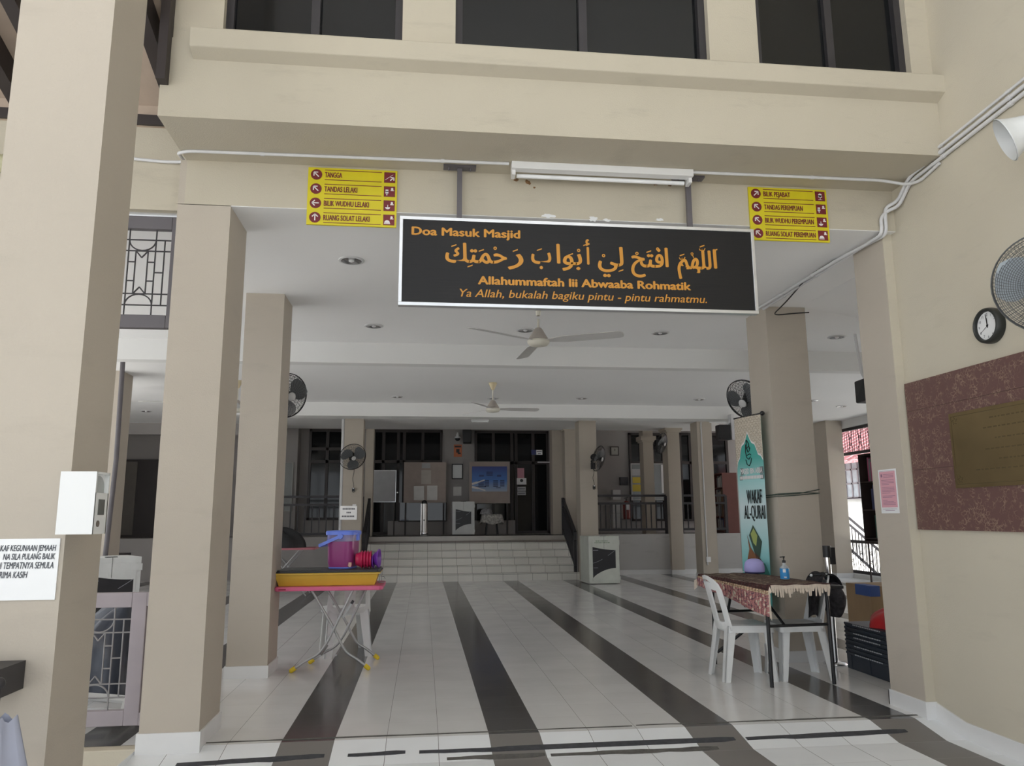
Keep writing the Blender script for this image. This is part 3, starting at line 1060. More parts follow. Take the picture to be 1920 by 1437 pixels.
# clock
cc = at(1852, 611, X=XW - .03)
ck = thing('wall_clock', 'round wall clock with black rim above the marble panel', 'clock', (XW, cc.y, cc.z))
ck.rotation_euler = (0, 0, -pi / 2)     # local -Y looks into the court
cr_ = .105
MB().lathe([(cr_ * .99, 0), (cr_, -.02), (cr_ * .97, -.045), (cr_ * .86, -.055), (cr_ * .80, -.050), (cr_ * .78, -.03)], (0, 0, 0), (0, 1, 0), 40).build('rim', mat('clock_rim', (.022, .024, .022), .35), ck)
MB().lathe([(.0001, -.031), (cr_ * .79, -.031)], (0, 0, 0), (0, 1, 0), 40, sm=False).build('dial', PAPER, ck)
for h in range(1, 13):
    nm = MB()
    t = pi / 2 - h * pi / 6
    nm.text(str(h), (cr_ * .62 * cos(t), -.0315, cr_ * .62 * sin(t) - .007), (1, 0, 0), (0, 0, 1), .0145, align='C', lift=.0005, bold=.0003)
    nm.build('numeral', INK, ck)
for nme, ang, ln_, wd in (('hour_hand', 92, .045, .006), ('minute_hand', 95, .068, .0045), ('second_hand', 210, .07, .0015)):
    t = radians(ang)
    hb = MB()
    hb.bar((-.012 * cos(t), -.034, -.012 * sin(t)), (ln_ * cos(t), -.034, ln_ * sin(t)), .001, wd, up=(-sin(t), 0, cos(t)))
    hb.cyl((0, -.033, 0), (0, -.036, 0), .006, n=12)
    hb.build(nme, BLACKP, ck)

# horn loudspeaker
hc = at(1884, 263, X=2.86)
hs_ = thing('horn_loudspeaker', 'white horn loudspeaker on the right wall below the conduits', 'loudspeaker', hc)
ax = Vector((-.78, .52, -.36)).normalized()
HORN = mat('horn_white', (.72, .74, .75), .4)
R0 = .118
MB().lathe([(R0, 0), (R0 * 1.03, -.003), (R0 * .98, -.008), (R0 * .80, -.05), (R0 * .62, -.11), (R0 * .48, -.17), (R0 * .42, -.21), (.001, -.212)], (0, 0, 0), ax, 36).build('bell', HORN, hs_)
MB().lathe([(R0 * .985, .001), (R0 * .75, -.045), (R0 * .5, -.11), (R0 * .36, -.15), (.001, -.152)], (0, 0, 0), ax, 36).build('inner_bell', HORN, hs_)
MB().lathe([(.001, -.035), (.026, -.036), (.027, -.07), (.024, -.15)], (0, 0, 0), ax, 20).build('reflector', HORN, hs_)
bk = MB()
e = ax * -.16
bk.bar(e, e + Vector((.14, -.05, .02)), .03, .012)
bk.box(e + Vector((.135, -.09, -.06)), e + Vector((.15, .03, .07)))
bk.build('bracket', mat('grey_bracket', (.4, .41, .42), .5), hs_)

# ================================================================== wall fans (local -Y is where the fan blows)
FANBLADE = mat('smoky_fan_blade', (.16, .17, .18), .3, alpha=1., trans=.0)
FANBLADE2 = mat('blue_grey_fan_blade', (.40, .45, .49), .25)
WIREM = mat('fan_wire', (.03, .03, .032), .35, .5)


def wall_fan(label, loc, rot, R=.25, arm=(0, .30, -.05), blade=FANBLADE, cord=None, rings=11, spokes=30, wire=.0017, group='wall fans', wm=None):
    t = thing('wall_fan', label, 'fan', loc, group=group, rot=rot)
    gd = MB()

    def fy(r):
        return -.085 * (1 - (r / R) ** 2.2) ** .5 if r < R else 0

    def by(r):
        return .075 * (1 - (r / R) ** 2.5) ** .5 if r < R else 0
    n = 40
    for k in range(rings):
        r = .045 + (R * .985 - .045) * k / (rings - 1)
        for fn in ((fy, by) if k % 2 == 0 else (fy,)):
            gd.tube([(r * cos(2 * pi * i / n), fn(r), r * sin(2 * pi * i / n)) for i in range(n)], wire, 4, closed=True)
    for y in (-.006, .006):
        gd.tube([(R * cos(2 * pi * i / n), y, R * sin(2 * pi * i / n)) for i in range(n)], wire * 2.6, 6, closed=True)
    for j in range(spokes):
        a = 2 * pi * j / spokes
        for fn in (fy, by):
            gd.tube([(r * cos(a + (R - r) * .8), fn(r), r * sin(a + (R - r) * .8)) for r in [.04 + (R - .04) * q / 6 for q in range(7)]], wire * .8, 4, caps=False)
    gd.build('guard', wm or WIREM, t)
    MB().lathe([(.001, -.094), (.03, -.093), (.042, -.088), (.045, -.08), (.001, -.079)], n=20, ax=(0, 1, 0)).build('badge', mat('silver_badge', (.5, .5, .5), .4), t)
    for j in range(3):
        a0 = 2 * pi * j / 3 + .5

        def bl(u, v):
            r = .035 + (R * .92 - .035) * u
            wd = .85 * (sin(pi * (.18 + .72 * u))) ** .6
            a = a0 + (v - .5) * wd * 1.9 + .25 * u
            return (r * cos(a), -.02 + .045 * (v - .5) - .01, r * sin(a))
        MB().surf(bl, 8, 6).build('blade', blade, t)
    MB().lathe([(.001, -.06), (.035, -.055), (.04, -.02), (.03, .0), (.06, .03), (.07, .07), (.066, .13), (.04, .16), (.001, .165)], n=20, ax=(0, 1, 0)).build('motor', BLACKP, t)
    ar = MB()
    inv = Euler(rot).to_matrix().inverted()
    p1 = Vector((0, .10, -.03))
    p2 = inv @ Vector(arm)
    ar.tube([p1, p1 + Vector((0, .03, -.06)), p2], .018, 8)
    d = (p2 - p1).normalized()
    wn_ = inv @ Vector(arm).normalized()
    wn_ = inv @ Vector((arm[0], arm[1], 0)).normalized()
    ar.obox(p2, (.09, .03, .13), wn_.cross(inv @ Vector((0, 0, 1))), wn_, inv @ Vector((0, 0, 1)))
    ar.build('bracket', BLACKP, t)
    if cord:
        cb_ = MB()
        c0 = p2
        q = [c0 + inv @ Vector((.0 + .012 * sin(k * 1.1), -.02, -.06 - cord * k / 8)) for k in range(9)]
        cb_.tube(q, .005, 6)
        cb_.tube([q[-1] + inv @ Vector((.025 * sin(k * pi / 5), 0, -.03 + .045 * cos(k * pi / 5))) for k in range(10)], .004, 6, closed=True)
        cb_.obox(q[-1] + inv @ Vector((0, -.01, -.02)), (.05, .03, .07), inv @ Vector((1, 0, 0)), inv @ Vector((0, 1, 0)), inv @ Vector((0, 0, 1)))
        co_ = cb_.build('cord', BLACKP, t)
        MB().obox(q[-1] + inv @ Vector((0, -.028, .005)), (.03, .006, .02), inv @ Vector((1, 0, 0)), inv @ Vector((0, 1, 0)), inv @ Vector((0, 0, 1))).build('plug', PAPER, co_)
    return t


FG = 'black wall fans'
wall_fan('black wall fan on the column left of the steps', at(661, 857, Y=15.05), (.42, 0, .42), R=.262, arm=(0, .33, -.12), cord=.42, group=FG)
wall_fan('black wall fan on the column right of the steps', at(1122, 860, Y=15.05), (.28, 0, .98), R=.262, arm=(-.04, .33, -.13), cord=.35, group=FG)
wall_fan('black wall fan half hidden behind the column by the pink table', at(538, 742, Y=7.5), (.25, 0, .75), R=.215, arm=(-.02, -.40, -.05), group=FG, rings=14)
wall_fan('black wall fan peeking out above the tall banner', at(1400, 750, Y=7.45), (.55, 0, -1.05), R=.225, arm=(.12, -.32, -.1), group=FG, rings=14)
wall_fan('big wall fan with blue grey blades beside the clock on the right wall', at(1970, 530, X=2.84), (.35, 0, -.95), R=.245, arm=(.28, 0, -.05), blade=FANBLADE2, rings=20, spokes=80, wire=.0013, group=FG, wm=mat('grey_fan_wire', (.13, .135, .14), .4, .4))
wall_fan('dim black wall fan on the slim platform column with a capital', at(1240, 832, Y=16.35), (.3, 0, .9), R=.24, arm=(-.05, .30, -.05), group=FG)

# ================================================================== ceiling fans
IVORY = mat('ivory_enamel', (.70, .67, .58), .35)
CREAMY = mat('yellowed_plastic', (.66, .56, .36), .45)
GREYB = mat('grey_fan_blade', (.58, .57, .56), .4)


def ceiling_fan(label, x, y, zh, a0, canopy=CREAMY, rotors=.69, cs=1.):
    t = thing('ceiling_fan', label, 'fan', (x, y, 3.2115), group='ceiling fans of the hall')
    h = zh - 3.2115
    MB().lathe([(.001, 0), (.062 * cs, 0), (.058 * cs, -.02 * cs), (.022, -.10 * cs), (.016, -.11 * cs)], n=20).build('canopy', canopy, t)
    MB().cyl((0, 0, -.08), (0, 0, h + .11), .0115, n=10).build('rod', IVORY, t)
    MB().lathe([(.02, h + .12), (.035, h + .11), (.07, h + .05), (.092, h + .015), (.094, h), (.001, h)], n=24).build('motor_cover', mat('taupe_enamel', (.42, .38, .34), .4), t)
    MB().lathe([(.094, h + .0), (.108, h - .01), (.105, h - .03), (.085, h - .052), (.05, h - .06), (.001, h - .06)], n=24).build('motor_bowl', IVORY, t)
    for k in range(3):
        a = a0 + k * 2 * pi / 3
        u, s_ = Vector((cos(a), sin(a), 0)), Vector((-sin(a), cos(a), 0))
        pts = []
        pr = [(.09, .025), (.18, .045), (.24, .062), (rotors - .05, .068), (rotors - .015, .055), (rotors, .02)]
        ol = [(r, w_) for r, w_ in pr] + [(r, -w_) for r, w_ in pr[::-1]]
        MB().poly([u * r + s_ * w_ + Vector((0, 0, h - .012 - w_ * .22)) for r, w_ in ol], (0, 0, 1), .006).build('blade', GREYB, t)
    return t


ceiling_fan('cream ceiling fan hanging just below the black sign', .963, 7.017, at(1009, 638, Y=7.017).z, radians(94), canopy=IVORY, rotors=.82, cs=.42)
ceiling_fan('cream ceiling fan farther back in front of the steps', .889, 11.043, at(924, 766, Y=11.043).z, radians(3))
f3 = at(447, 714, Z=3.214)
ceiling_fan('ceiling fan seen in the gap between the two left columns', f3.x, f3.y, at(447, 766, Y=f3.y).z, radians(40))
f4 = at(352, 726, Z=3.214)
ceiling_fan('ceiling fan behind the second column with only a blade showing', f4.x, f4.y, at(352, 752, Y=f4.y).z, radians(178))

# ================================================================== downlights
dlm = mat('downlight_mirror', (.45, .45, .45), .18, .9)
RIM = mat('downlight_rim', (.62, .62, .62), .4)


def downlight(px, py, label, z=3.2118):
    c = at(px, py, Z=z)
    t = thing('downlight', label, 'lamp', c, group='recessed ceiling downlights')
    MB().lathe([(.098, 0), (.098, -.006), (.084, -.011), (.078, -.009)], n=24).build('rim', RIM, t)
    MB().lathe([(.079, -.009), (.05, -.002), (.001, -.001)], n=24).build('reflector', dlm, t)
    MB().ball((0, 0, -.006), (.022, .022, .012)).build('bulb', WHITEP, t)
    return t


for px, py, lb_ in ((659, 488, 'nearest downlight between the yellow men sign and the black sign'), (701, 611, 'downlight left of the near ceiling fan'), (985, 619, 'downlight right behind the near ceiling fan rod'),
                    (1238, 624, 'downlight right of the near ceiling fan'), (1569, 632, 'downlight between the right column and the pier'), (745, 744, 'farther downlight left of the far ceiling fan'),
                    (925, 747, 'farther downlight behind the rod of the far ceiling fan'), (1091, 747, 'farther downlight right of the far ceiling fan'), (1311, 749, 'farther downlight left of the banner fan'),
                    (1525, 751, 'far downlight just right of the right column'), (1578, 762, 'far downlight near the hanging black speaker'), (274, 771, 'downlight in the ceiling left of the second column')):
    downlight(px, py, lb_)

# ================================================================== plastic chairs (local: faces +Y)


def chair(label, x, y, rz, k=1.):
    t = thing('plastic_chair', label, 'chair', (x, y, 0), rz, group='white plastic chairs')
    t.scale = (k, k, .98)
    s = MB()
    n = 10

    def seat(u, v):
        yy = -.205 + .415 * v
        hw = .19 + .022 * v
        xx = (u * 2 - 1) * hw
        e = max(abs(u * 2 - 1), abs(v * 2 - 1)) ** 8
        return Vector((xx, yy, .437 - .014 * sin(pi * u) * sin(pi * v) - .012 * e))
    s.surf(seat, n, n)
    s.surf(lambda u, v: seat(u, v) - Vector((0, 0, .016)), n, n)
    ring_ = [seat(i / n, 0) for i in range(n)] + [seat(1, i / n) for i in range(n)] + [seat(1 - i / n, 1) for i in range(n)] + [seat(0, 1 - i / n) for i in range(n)]
    k = len(ring_)
    s.add([p * 1.0 for p in ring_] + [p + Vector((p.x * .03, p.y * .03, -.052)) for p in ring_], [(i, (i + 1) % k, k + (i + 1) % k, k + i) for i in range(k)], 0, True)
    s.build('seat', WHITEP2, t)
    b = MB()

    def P3(x_, z_):
        q = z_ - .43
        return Vector((x_, -.205 - .30 * q + .10 * (x_ / .2) ** 2 * (.5 + q) - .03, z_))
    out, inn = [], []
    for i in range(25):
        t_ = i / 24
        if t_ < .32:
            q = t_ / .32
            o_ = (-.205 + .022 * q, .40 + .27 * q)
        elif t_ > .68:
            q = (1 - t_) / .32
            o_ = (.205 - .022 * q, .40 + .27 * q)
        else:
            a = pi - (t_ - .32) / .36 * pi
            o_ = (.183 * cos(a) * (1 if True else 1), .67 + .145 * sin(a) ** .8)
        out.append(o_)
        inn.append((o_[0] * .76, .455 + (o_[1] - .40) * .80 if o_[1] > .455 else .455))
    th = Vector((0, -.016, -.004))

    def ribbon(A, B):
        A, B = [P3(*p) for p in A], [P3(*p) for p in B]
        k_ = len(A)
        vs = A + B + [p + th for p in A] + [p + th for p in B]
        fs = []
        for i in range(k_ - 1):
            fs += [(i, i + 1, k_ + i + 1, k_ + i), (2 * k_ + i, 3 * k_ + i, 3 * k_ + i + 1, 2 * k_ + i + 1), (i, 2 * k_ + i, 2 * k_ + i + 1, i + 1), (k_ + i, k_ + i + 1, 3 * k_ + i + 1, 3 * k_ + i)]
        b.add(vs, fs, 0, False)
    ribbon(out, inn)
    ribbon([(-.045 - .012 * i / 8, .44 + .30 * i / 8) for i in range(9)], [(.045 + .012 * i / 8, .44 + .30 * i / 8) for i in range(9)])
    ribbon([(-.20 + .4 * i / 8, .395) for i in range(9)], [(-.18 + .36 * i / 8, .47 - .02 * sin(pi * (i % 4) / 4)) for i in range(9)])
    ribbon([(-.15 + .3 * i / 8, .765 - .001 * (i - 4) ** 2) for i in range(9)], [(-.13 + .26 * i / 8, .70 + .02 * (1 - abs(i - 4) / 4)) for i in range(9)])
    b.build('backrest', WHITEP2, t)
    for sx_ in (-1, 1):
        for fr in (1, -1):
            if fr > 0:
                top, bot = Vector((sx_ * .198, .195, .425)), Vector((sx_ * .222, .235, 0))
            else:
                top, bot = Vector((sx_ * .188, -.215, .425)), Vector((sx_ * .218, -.285, 0))
            lg = MB()
            for (wx, wy) in ((.092, .012), (.012, .080)):
                k1, k0 = (wx if wx > .02 else wx), (wx * .72 if wx > .02 else wx)
                m1, m0 = wy, (wy * .72 if wy > .02 else wy)
                ix, iy = -sx_, -fr

                def cor(p, a_, b_):
                    return [p, p + Vector((ix * a_, 0, 0)), p + Vector((ix * a_, iy * b_, 0)), p + Vector((0, iy * b_, 0))]
                lo, hi = cor(bot, k0, m0), cor(top, k1, m1)
                if ix * iy < 0:
                    lo, hi = lo[::-1], hi[::-1]
                lg.hexa(lo, hi)
            lg.build('leg', WHITEP2, t)
    return t


chair('white plastic chair on the left side of the rug covered table', 2.457, 6.125, radians(-91), .84)
chair('white plastic chair with the dark bag hanging on it', 2.878, 6.10, radians(86), .84)
chair('white plastic chair behind the pink folding table', -.83, 7.76, radians(12))

# ================================================================== rug covered table at the right
tb = thing('folding_table', 'black legged folding table under the patterned prayer rug', 'table', (2.722, 6.235, 0), radians(4.5))
MB().rbox((0, -.015, .728), (.62, 1.21, .022), .02).build('tabletop', BLACKP, tb, bevel=.003)
for sy, nm_ in ((-1, 0), (1, 1)):
    for sx_ in (-1, 1):
        MB().cyl((sx_ * .255, sy * .46, .72), (sx_ * .258, sy * .47, .003), .0145, n=12).build('leg', BLACKM, tb)
    MB().cyl((-.256, sy * .463, .44), (.256, sy * .463, .44), .011, n=10).build('crossbar', BLACKM, tb)
    MB().bar((-.12, sy * .46, .445), (-.20, sy * .18, .715), .022, .008).build('brace', BLACKM, tb)
MB().cyl((-.24, .46, .10), (-.02, .34, .30), .013, n=10).build('brace', BLACKM, tb)

RUGS = []
for nm_, c1, c2, c3, sc_ in (('rug_border', (.46, .21, .20), (.62, .52, .42), (.17, .10, .13), 17), ('rug_stripe', (.62, .50, .33), (.16, .06, .05), (.40, .16, .13), 40), ('rug_field', (.17, .125, .10), (.31, .24, .18), (.11, .07, .06), 10)):
    m = bpy.data.materials.new(nm_)
    m.use_nodes = True
    _n, _l = m.node_tree.nodes, m.node_tree.links
    _t, _v, _r = _n.new('ShaderNodeTexCoord'), _n.new('ShaderNodeTexVoronoi'), _n.new('ShaderNodeValToRGB')
    _v.inputs['Scale'].default_value = sc_
    _v.inputs['Randomness'].default_value = .9
    _z = _n.new('ShaderNodeTexNoise')
    _z.inputs['Scale'].default_value = 9
    _y = _n.new('ShaderNodeMixRGB')
    _y.blend_type = 'ADD'
    _y.inputs[0].default_value = .22
    _l.new(_t.outputs['Object'], _z.inputs['Vector'])
    _l.new(_t.outputs['Object'], _y.inputs[1])
    _l.new(_z.outputs['Color'], _y.inputs[2])
    _l.new(_y.outputs[0], _v.inputs['Vector'])
    _l.new(_v.outputs['Distance'], _r.inputs[0])
    e = _r.color_ramp.elements
    e[0].color, e[1].color = (*c2, 1), (*c1, 1)
    e[0].position, e[1].position = .16, .30
    e2 = e.new(.52)
    e2.color = (*c3, 1)
    e3 = e.new(.62)
    e3.color = (*c1, 1)
    _r.color_ramp.interpolation = 'CONSTANT'
    _l.new(_r.outputs[0], _n['Principled BSDF'].inputs['Base Color'])
    _n['Principled BSDF'].inputs['Roughness'].default_value = .95
    _n['Principled BSDF'].inputs['Specular IOR Level'].default_value = .1
    RUGS.append(m)
RUGS.append(mat('rug_dark_edge', (.07, .025, .022), .95))
FRINGE = mat('rug_fringe', (.62, .53, .44), .95, var=.1, scale=40)
rg = thing('prayer_rug', 'patterned maroon and brown prayer rug draped over the right table', 'rug', (2.722, 6.235, .74), radians(4.5))


def drop(t):     # how far the rug hangs down on the left at t (0 front .. 1 back)
    return .215 - .13 * t


rg_m = MB()
NT, NS = 26, 30
top_w = .50


def rugp(sv, t, up=0.):
    y = -.632 + 1.235 * t
    d = drop(t)
    L_ = d + top_w
    s_ = sv * L_
    if sv < .5:
        s_ = sv * 2 * d
    else:
        s_ = d + (sv - .5) * 2 * top_w
    if s_ < d:
        h = (d - s_)
        k = min(1, h / .03)
        return Vector((-.316 - .012 * k - .02 * sin(t * 9) * (h / .2), y, .005 - h))
    x = -.314 + (s_ - d)
    wob = .003 * sin(x * 37 + y * 11) + .0025 * sin(y * 29)
    return Vector((x, y, .0105 + wob + up))


for i in range(NS):
    for j in range(NT):
        sv = (i + .5) / NS
        t_ = (j + .5) / NT
        mi = 0 if i < 11 else 1 if i < 13 else 3 if i < 15 or i == NS - 1 else 2
        if t_ < .04 and mi == 2:
            mi = 3
        rg_m.add([rugp(i / NS, j / NT), rugp((i + 1) / NS, j / NT), rugp((i + 1) / NS, (j + 1) / NT), rugp(i / NS, (j + 1) / NT)], [(0, 1, 2, 3)], mi, True)
ro = rg_m.build('cloth', RUGS, rg)
so_ = ro.modifiers.new('thickness', 'SOLIDIFY')
so_.thickness = .006
so_.offset = 1
fr = MB()
rn = random.Random(5)
k = 0
sv = .0
while sv < .985:
    p = rugp(sv, 0)
    onside = p.z < 0
    wd = rn.uniform(.016, .032)
    q = rugp(min(1, sv + wd / (1.0 if sv > .5 else .5)), 0)
    ln_ = rn.uniform(.045, .085) if not onside else rn.uniform(.03, .05)
    gap = False
    if not gap or onside:
        if onside:
            fr.add([p + Vector((-.004, -.002, .002)), q + Vector((-.004, -.002, .002)), q + Vector((.0, -ln_ * .5, -ln_ * .6)), p + Vector((0, -ln_ * .5, -ln_ * .6))], [(0, 1, 2, 3)])
        else:
            e0, e1 = Vector((0, -.004, .004)), Vector((rn.uniform(-.006, .006), -.011, -ln_))
            m_ = (p + q) / 2
            fr.add([p + e0, q + e0, q + Vector((0, -.010, -.018)), p + Vector((0, -.010, -.018))], [(3, 2, 1, 0)])
            fr.add([p + Vector((0, -.010, -.018)), q + Vector((0, -.010, -.018)), m_ + e1 + Vector((wd * .28, 0, 0)), m_ + e1 - Vector((wd * .28, 0, 0))], [(3, 2, 1, 0)])
    sv += (wd + .0005) / (1.0 if sv > .5 else .5)
fr.build('fringe', FRINGE, rg)
fr = MB()
for j in range(10):
    p = rugp(j * .035, 1)
    fr.add([p, p + Vector((0, .0, -.02)), p + Vector((-.01, .05, -.05)), p + Vector((-.01, .05, -.02))], [(0, 1, 2, 3)])
fr.build('fringe', FRINGE, rg)

# things on the right table
ZT = .759
c = at(1415, 1075, Z=ZT)
hat = thing('cap', 'lilac rounded prayer cap on the rug covered table', 'hat', c)
LIL = mat('lilac_felt', (.46, .43, .80), .9, var=.04)
MB().lathe([(.086, .012), (.090, .02), (.088, .06), (.078, .095), (.055, .117), (.025, .126), (.001, .127)], n=28).build('crown', LIL, hat)
MB().lathe([(.001, .001), (.084, .001), (.086, .014), (.080, .014)], n=28).build('brim_lining', mat('dark_blue_lining', (.04, .04, .12), .9), hat)
pp = at(1386, 1073, Z=ZT)
tag(MB().obox(pp + Vector((.0, 0, .003)), (.13, .09, .002), (1, .3, 0), (-.3, 1, 0), (0, 0, 1)).build('paper_sheet', PAPER), 'white paper sheet half under the lilac cap', 'paper')
c = at(1472, 1087, Z=ZT)
bt = thing('pump_bottle', 'blue labelled hand sanitizer bottle with a black pump on the rug', 'bottle', c)
CLEARB = mat('clear_bottle', (.75, .80, .82), .12, trans=.5)
BLUEL = mat('blue_label', (.03, .27, .62), .4)
MB().lathe([(.001, 0), (.034, 0), (.036, .006), (.036, .088), (.034, .098), (.016, .112), (.013, .116), (.013, .132)], n=24).build('body', CLEARB, bt)
bl_ = MB().lathe([(.0366, .006), (.0366, .087)], n=24).build('label', BLUEL, bt)
lb2 = MB()
lb2.obox((-.018, -.0335, .070), (.022, .002, .026), (1, -.5, 0), (.5, 1, 0), (0, 0, 1))
lb2.obox((-.012, -.0355, .020), (.020, .002, .010), (1, -.35, 0), (.35, 1, 0), (0, 0, 1))
lb2.build('label_print', PAPER, bl_)
pu = MB()
pu.lathe([(.015, .130), (.0155, .148), (.010, .151), (.0045, .152), (.0045, .172), (.010, .173), (.010, .182), (.001, .183)], n=16)
pu.bar((0, 0, .1785), (-.034, -.004, .176), .009, .007)
pu.build('pump', BLACKP, bt)

# dark bag slung over the chair back
BAG = mat('black_patterned_fabric', (.025, .022, .026), .8, var=.9, scale=26)
bgd = thing('bag', 'black patterned bag hanging over the back of the right chair', 'bag', (3.15, 6.12, .40))


def bag(u, v):
    a, h = 2 * pi * u, v
    rr = sin(pi * min(.98, max(.02, .05 + .9 * h))) ** .45
    x = .070 * rr * cos(a) * (1 + .08 * sin(7 * h + 3 * a))
    y = .145 * rr * sin(a) * (1 + .06 * sin(5 * h + 2 * a))
    return Vector((.10 + x - .02 * h, y, .05 + .28 * h))


MB().surf(bag, 22, 14).build('body', BAG, bgd)


def flap(u, v):
    a = pi * u
    return Vector((.02 - .09 * cos(a) * (1 + .05 * sin(9 * v)), -.13 + .27 * v, .30 + .095 * sin(a) + .012 * sin(v * 11 + u * 5)))


MB().surf(flap, 12, 12).surf(lambda u, v: Vector((-.07 - .015 * u + .01 * sin(8 * v), -.11 + .20 * v + .05 * u, .32 - .27 * u + .02 * sin(6 * v))), 8, 8).build('flap', BAG, bgd)
MB().tube([(.0, -.10, .36), (-.05, -.12, .40), (-.09, -.08, .39), (-.10, .0, .375)], .009, 6).build('strap', BLACKP, bgd)
MB().ball((-.115, -.06, .385), .012).build('tag', PAPER, bgd)

# stanchion
c = at(1573, 1253, Z=0)
sn = thing('queue_post', 'chrome queue barrier post with a black head behind the table', 'post', (3.44, 6.53, 0))
MB().lathe([(.001, .03), (.03, .032), (.09, .018), (.10, .008), (.10, 0), (.001, 0)], n=28).build('base', CHROME, sn)
MB().cyl((0, 0, .03), (0, 0, .93), .027, n=20).build('pole', CHROME, sn)
hd = MB()
hd.cyl((0, 0, .90), (0, 0, 1.0), .036, n=20)
hd.box((.02, -.03, .84), (.06, .03, .985))
hd.build('head', BLACKP, sn)

# crates beside the pier
NAVY = mat('navy_plastic', (.022, .030, .045), .45)
NAVYL = mat('white_edge_print', (.48, .50, .52), .6)
CX0, CX1, CY0, CY1 = 3.462, 3.88, 5.70, 6.385
zc_ = 0.
for k in range(8):
    h = .135 if k == 0 else .034
    g = 'navy trays stacked beside the pier'
    lab = ['lowest and tallest navy crate under the trays beside the pier', 'navy tray right on the tall crate', 'second navy tray above the tall crate', 'third navy tray above the tall crate', 'fourth navy tray above the tall crate',
           'fifth navy tray above the tall crate', 'navy tray just below the top one of the stack', 'topmost navy tray under the red bag'][k]
    t = thing('crate', lab, 'crate', (CX0, CY0, zc_ + .001), group=g)
    m_ = MB()
    m_.box((.005, .005, 0), (CX1 - CX0 - .005, CY1 - CY0 - .005, h - .004))
    m_.box((0, 0, h - .018), (CX1 - CX0, CY1 - CY0, h - .001))
    if k == 0:
        for y in (.08, .33, .60):
            m_.box((.001, y, .01), (.006, y + .03, h - .02))
    m_.build('body', NAVY, t, bevel=.003)
    pr_ = MB()
    if k in (0, 2, 4, 5, 7):
        y = .14
        rn = random.Random(k)
        while y < .52:
            ww = rn.uniform(.012, .03)
            pr_.box((-.001, CY1 - CY0 - y - ww, h - .015), (.0, CY1 - CY0 - y, h - .006))
            y += ww + .009
        pr_.build('edge_print', NAVYL, t)
    zc_ += h
ZC = zc_ + .001
RED = mat('red_plastic_bag', (.50, .025, .03), .4, bump=.5, bscale=14)


def redbag(u, v):
    a, b_ = 2 * pi * u, pi / 2 * v
    k = 1 + .10 * sin(5 * a + 3 * v) + .07 * sin(9 * a)
    return Vector((3.66 + .17 * k * cos(a) * cos(b_), 5.95 + .24 * k * sin(a) * cos(b_), ZC + .002 + .15 * sin(b_) * (1 + .08 * sin(4 * a))))


tag(MB().surf(redbag, 32, 10).build('plastic_bag', RED), 'crumpled red plastic bag on top of the navy trays', 'bag')
CARD = mat('cardboard', (.27, .18, .10), .85)
cbx = thing('cardboard_box', 'tall brown cardboard box with a blue patch behind the navy trays', 'box', (at(1633, 1120, Y=8.2).x, 8.2, 0))
hc_ = at(1640, 1100, Y=8.2).z
MB().box((.0, .0, .001), (.6, .5, hc_)).build('body', CARD, cbx, bevel=.004)
MB().box((-.004, -.004, hc_ - .11), (.11, .30, hc_ + .004)).build('blue_patch', mat('blue_card', (.03, .07, .24), .6), cbx)

# paper notice on the pier
a, b = at(1647, 884, X=3.07), at(1686, 961, X=3.07)
nt_ = thing('notice', 'pink letter in a clear sleeve taped to the pier', 'notice', (3.074, 4.965, b.z))
PINK = mat('pink_paper', (.68, .36, .42), .8, var=.02)
x = 3.0735
y0, y1, z0, z1 = 4.868, 5.072, 1.278, 1.578
o = nt_.location
MB(o).box((x - .001, y0, z0), (x + .001, y1, z1)).build('sleeve', PAPER, nt_)
MB(o).box((x - .0018, y0 + .012, z0 + .04), (x - .001, y1 - .012, z1 - .015)).build('sheet', PINK, nt_)
li = MB(o)
rn = random.Random(9)
for k in range(22):
    if k in (3, 8, 14, 17):
        continue
    zz = z1 - .035 - k * .0098
    ind = .055 if k < 3 else .03
    e = y0 + .03 + (rn.uniform(.02, .10) if k in (7, 13, 16, 18, 19) else 0)
    li.box((x - .0021, e, zz - .0014), (x - .0018, y1 - ind, zz + .0014))
li.box((x - .0022, y1 - .045, z1 - .052), (x - .0018, y1 - .028, z1 - .032))
li.box((x - .0021, y0 + .02, z0 + .028), (x - .001, y1 - .02, z0 + .030)).box((x - .0021, y0 + .05, z0 + .018), (x - .001, y1 - .05, z0 + .021)).box((x - .0021, y0 + .015, z1 - .012), (x - .001, y1 - .015, z1 - .0105))
li.build('print', mat('faded_ink', (.28, .16, .24), .8), nt_)

# hanging speaker beyond the pier
c = at(1622, 733, Y=7.6)
sp = thing('loudspeaker', 'black loudspeaker hanging under the ceiling just left of the pier', 'loudspeaker', c)
MB().hexa([(-.07, -.12, -.125), (.15, -.08, -.125), (.15, .12, -.125), (-.06, .10, -.125)], [(-.08, -.12, .115), (.15, -.08, .13), (.15, .12, .13), (-.06, .10, .115)]).build('cabinet', BLACKP, sp, bevel=.015)
MB().hexa([(-.055, -.124, -.10), (.14, -.089, -.10), (.14, -.082, -.10), (-.055, -.115, -.10)], [(-.06, -.124, .09), (.14, -.089, .10), (.14, -.082, .10), (-.06, -.115, .09)]).build('grille', mat('speaker_grille', (.012, .012, .013), .7), sp)
MB().tube([(.03, .02, .11), (.0, .03, .20), (-.03, .05, 3.214 - c.z)], .016, 8).build('bracket', PVC, sp)

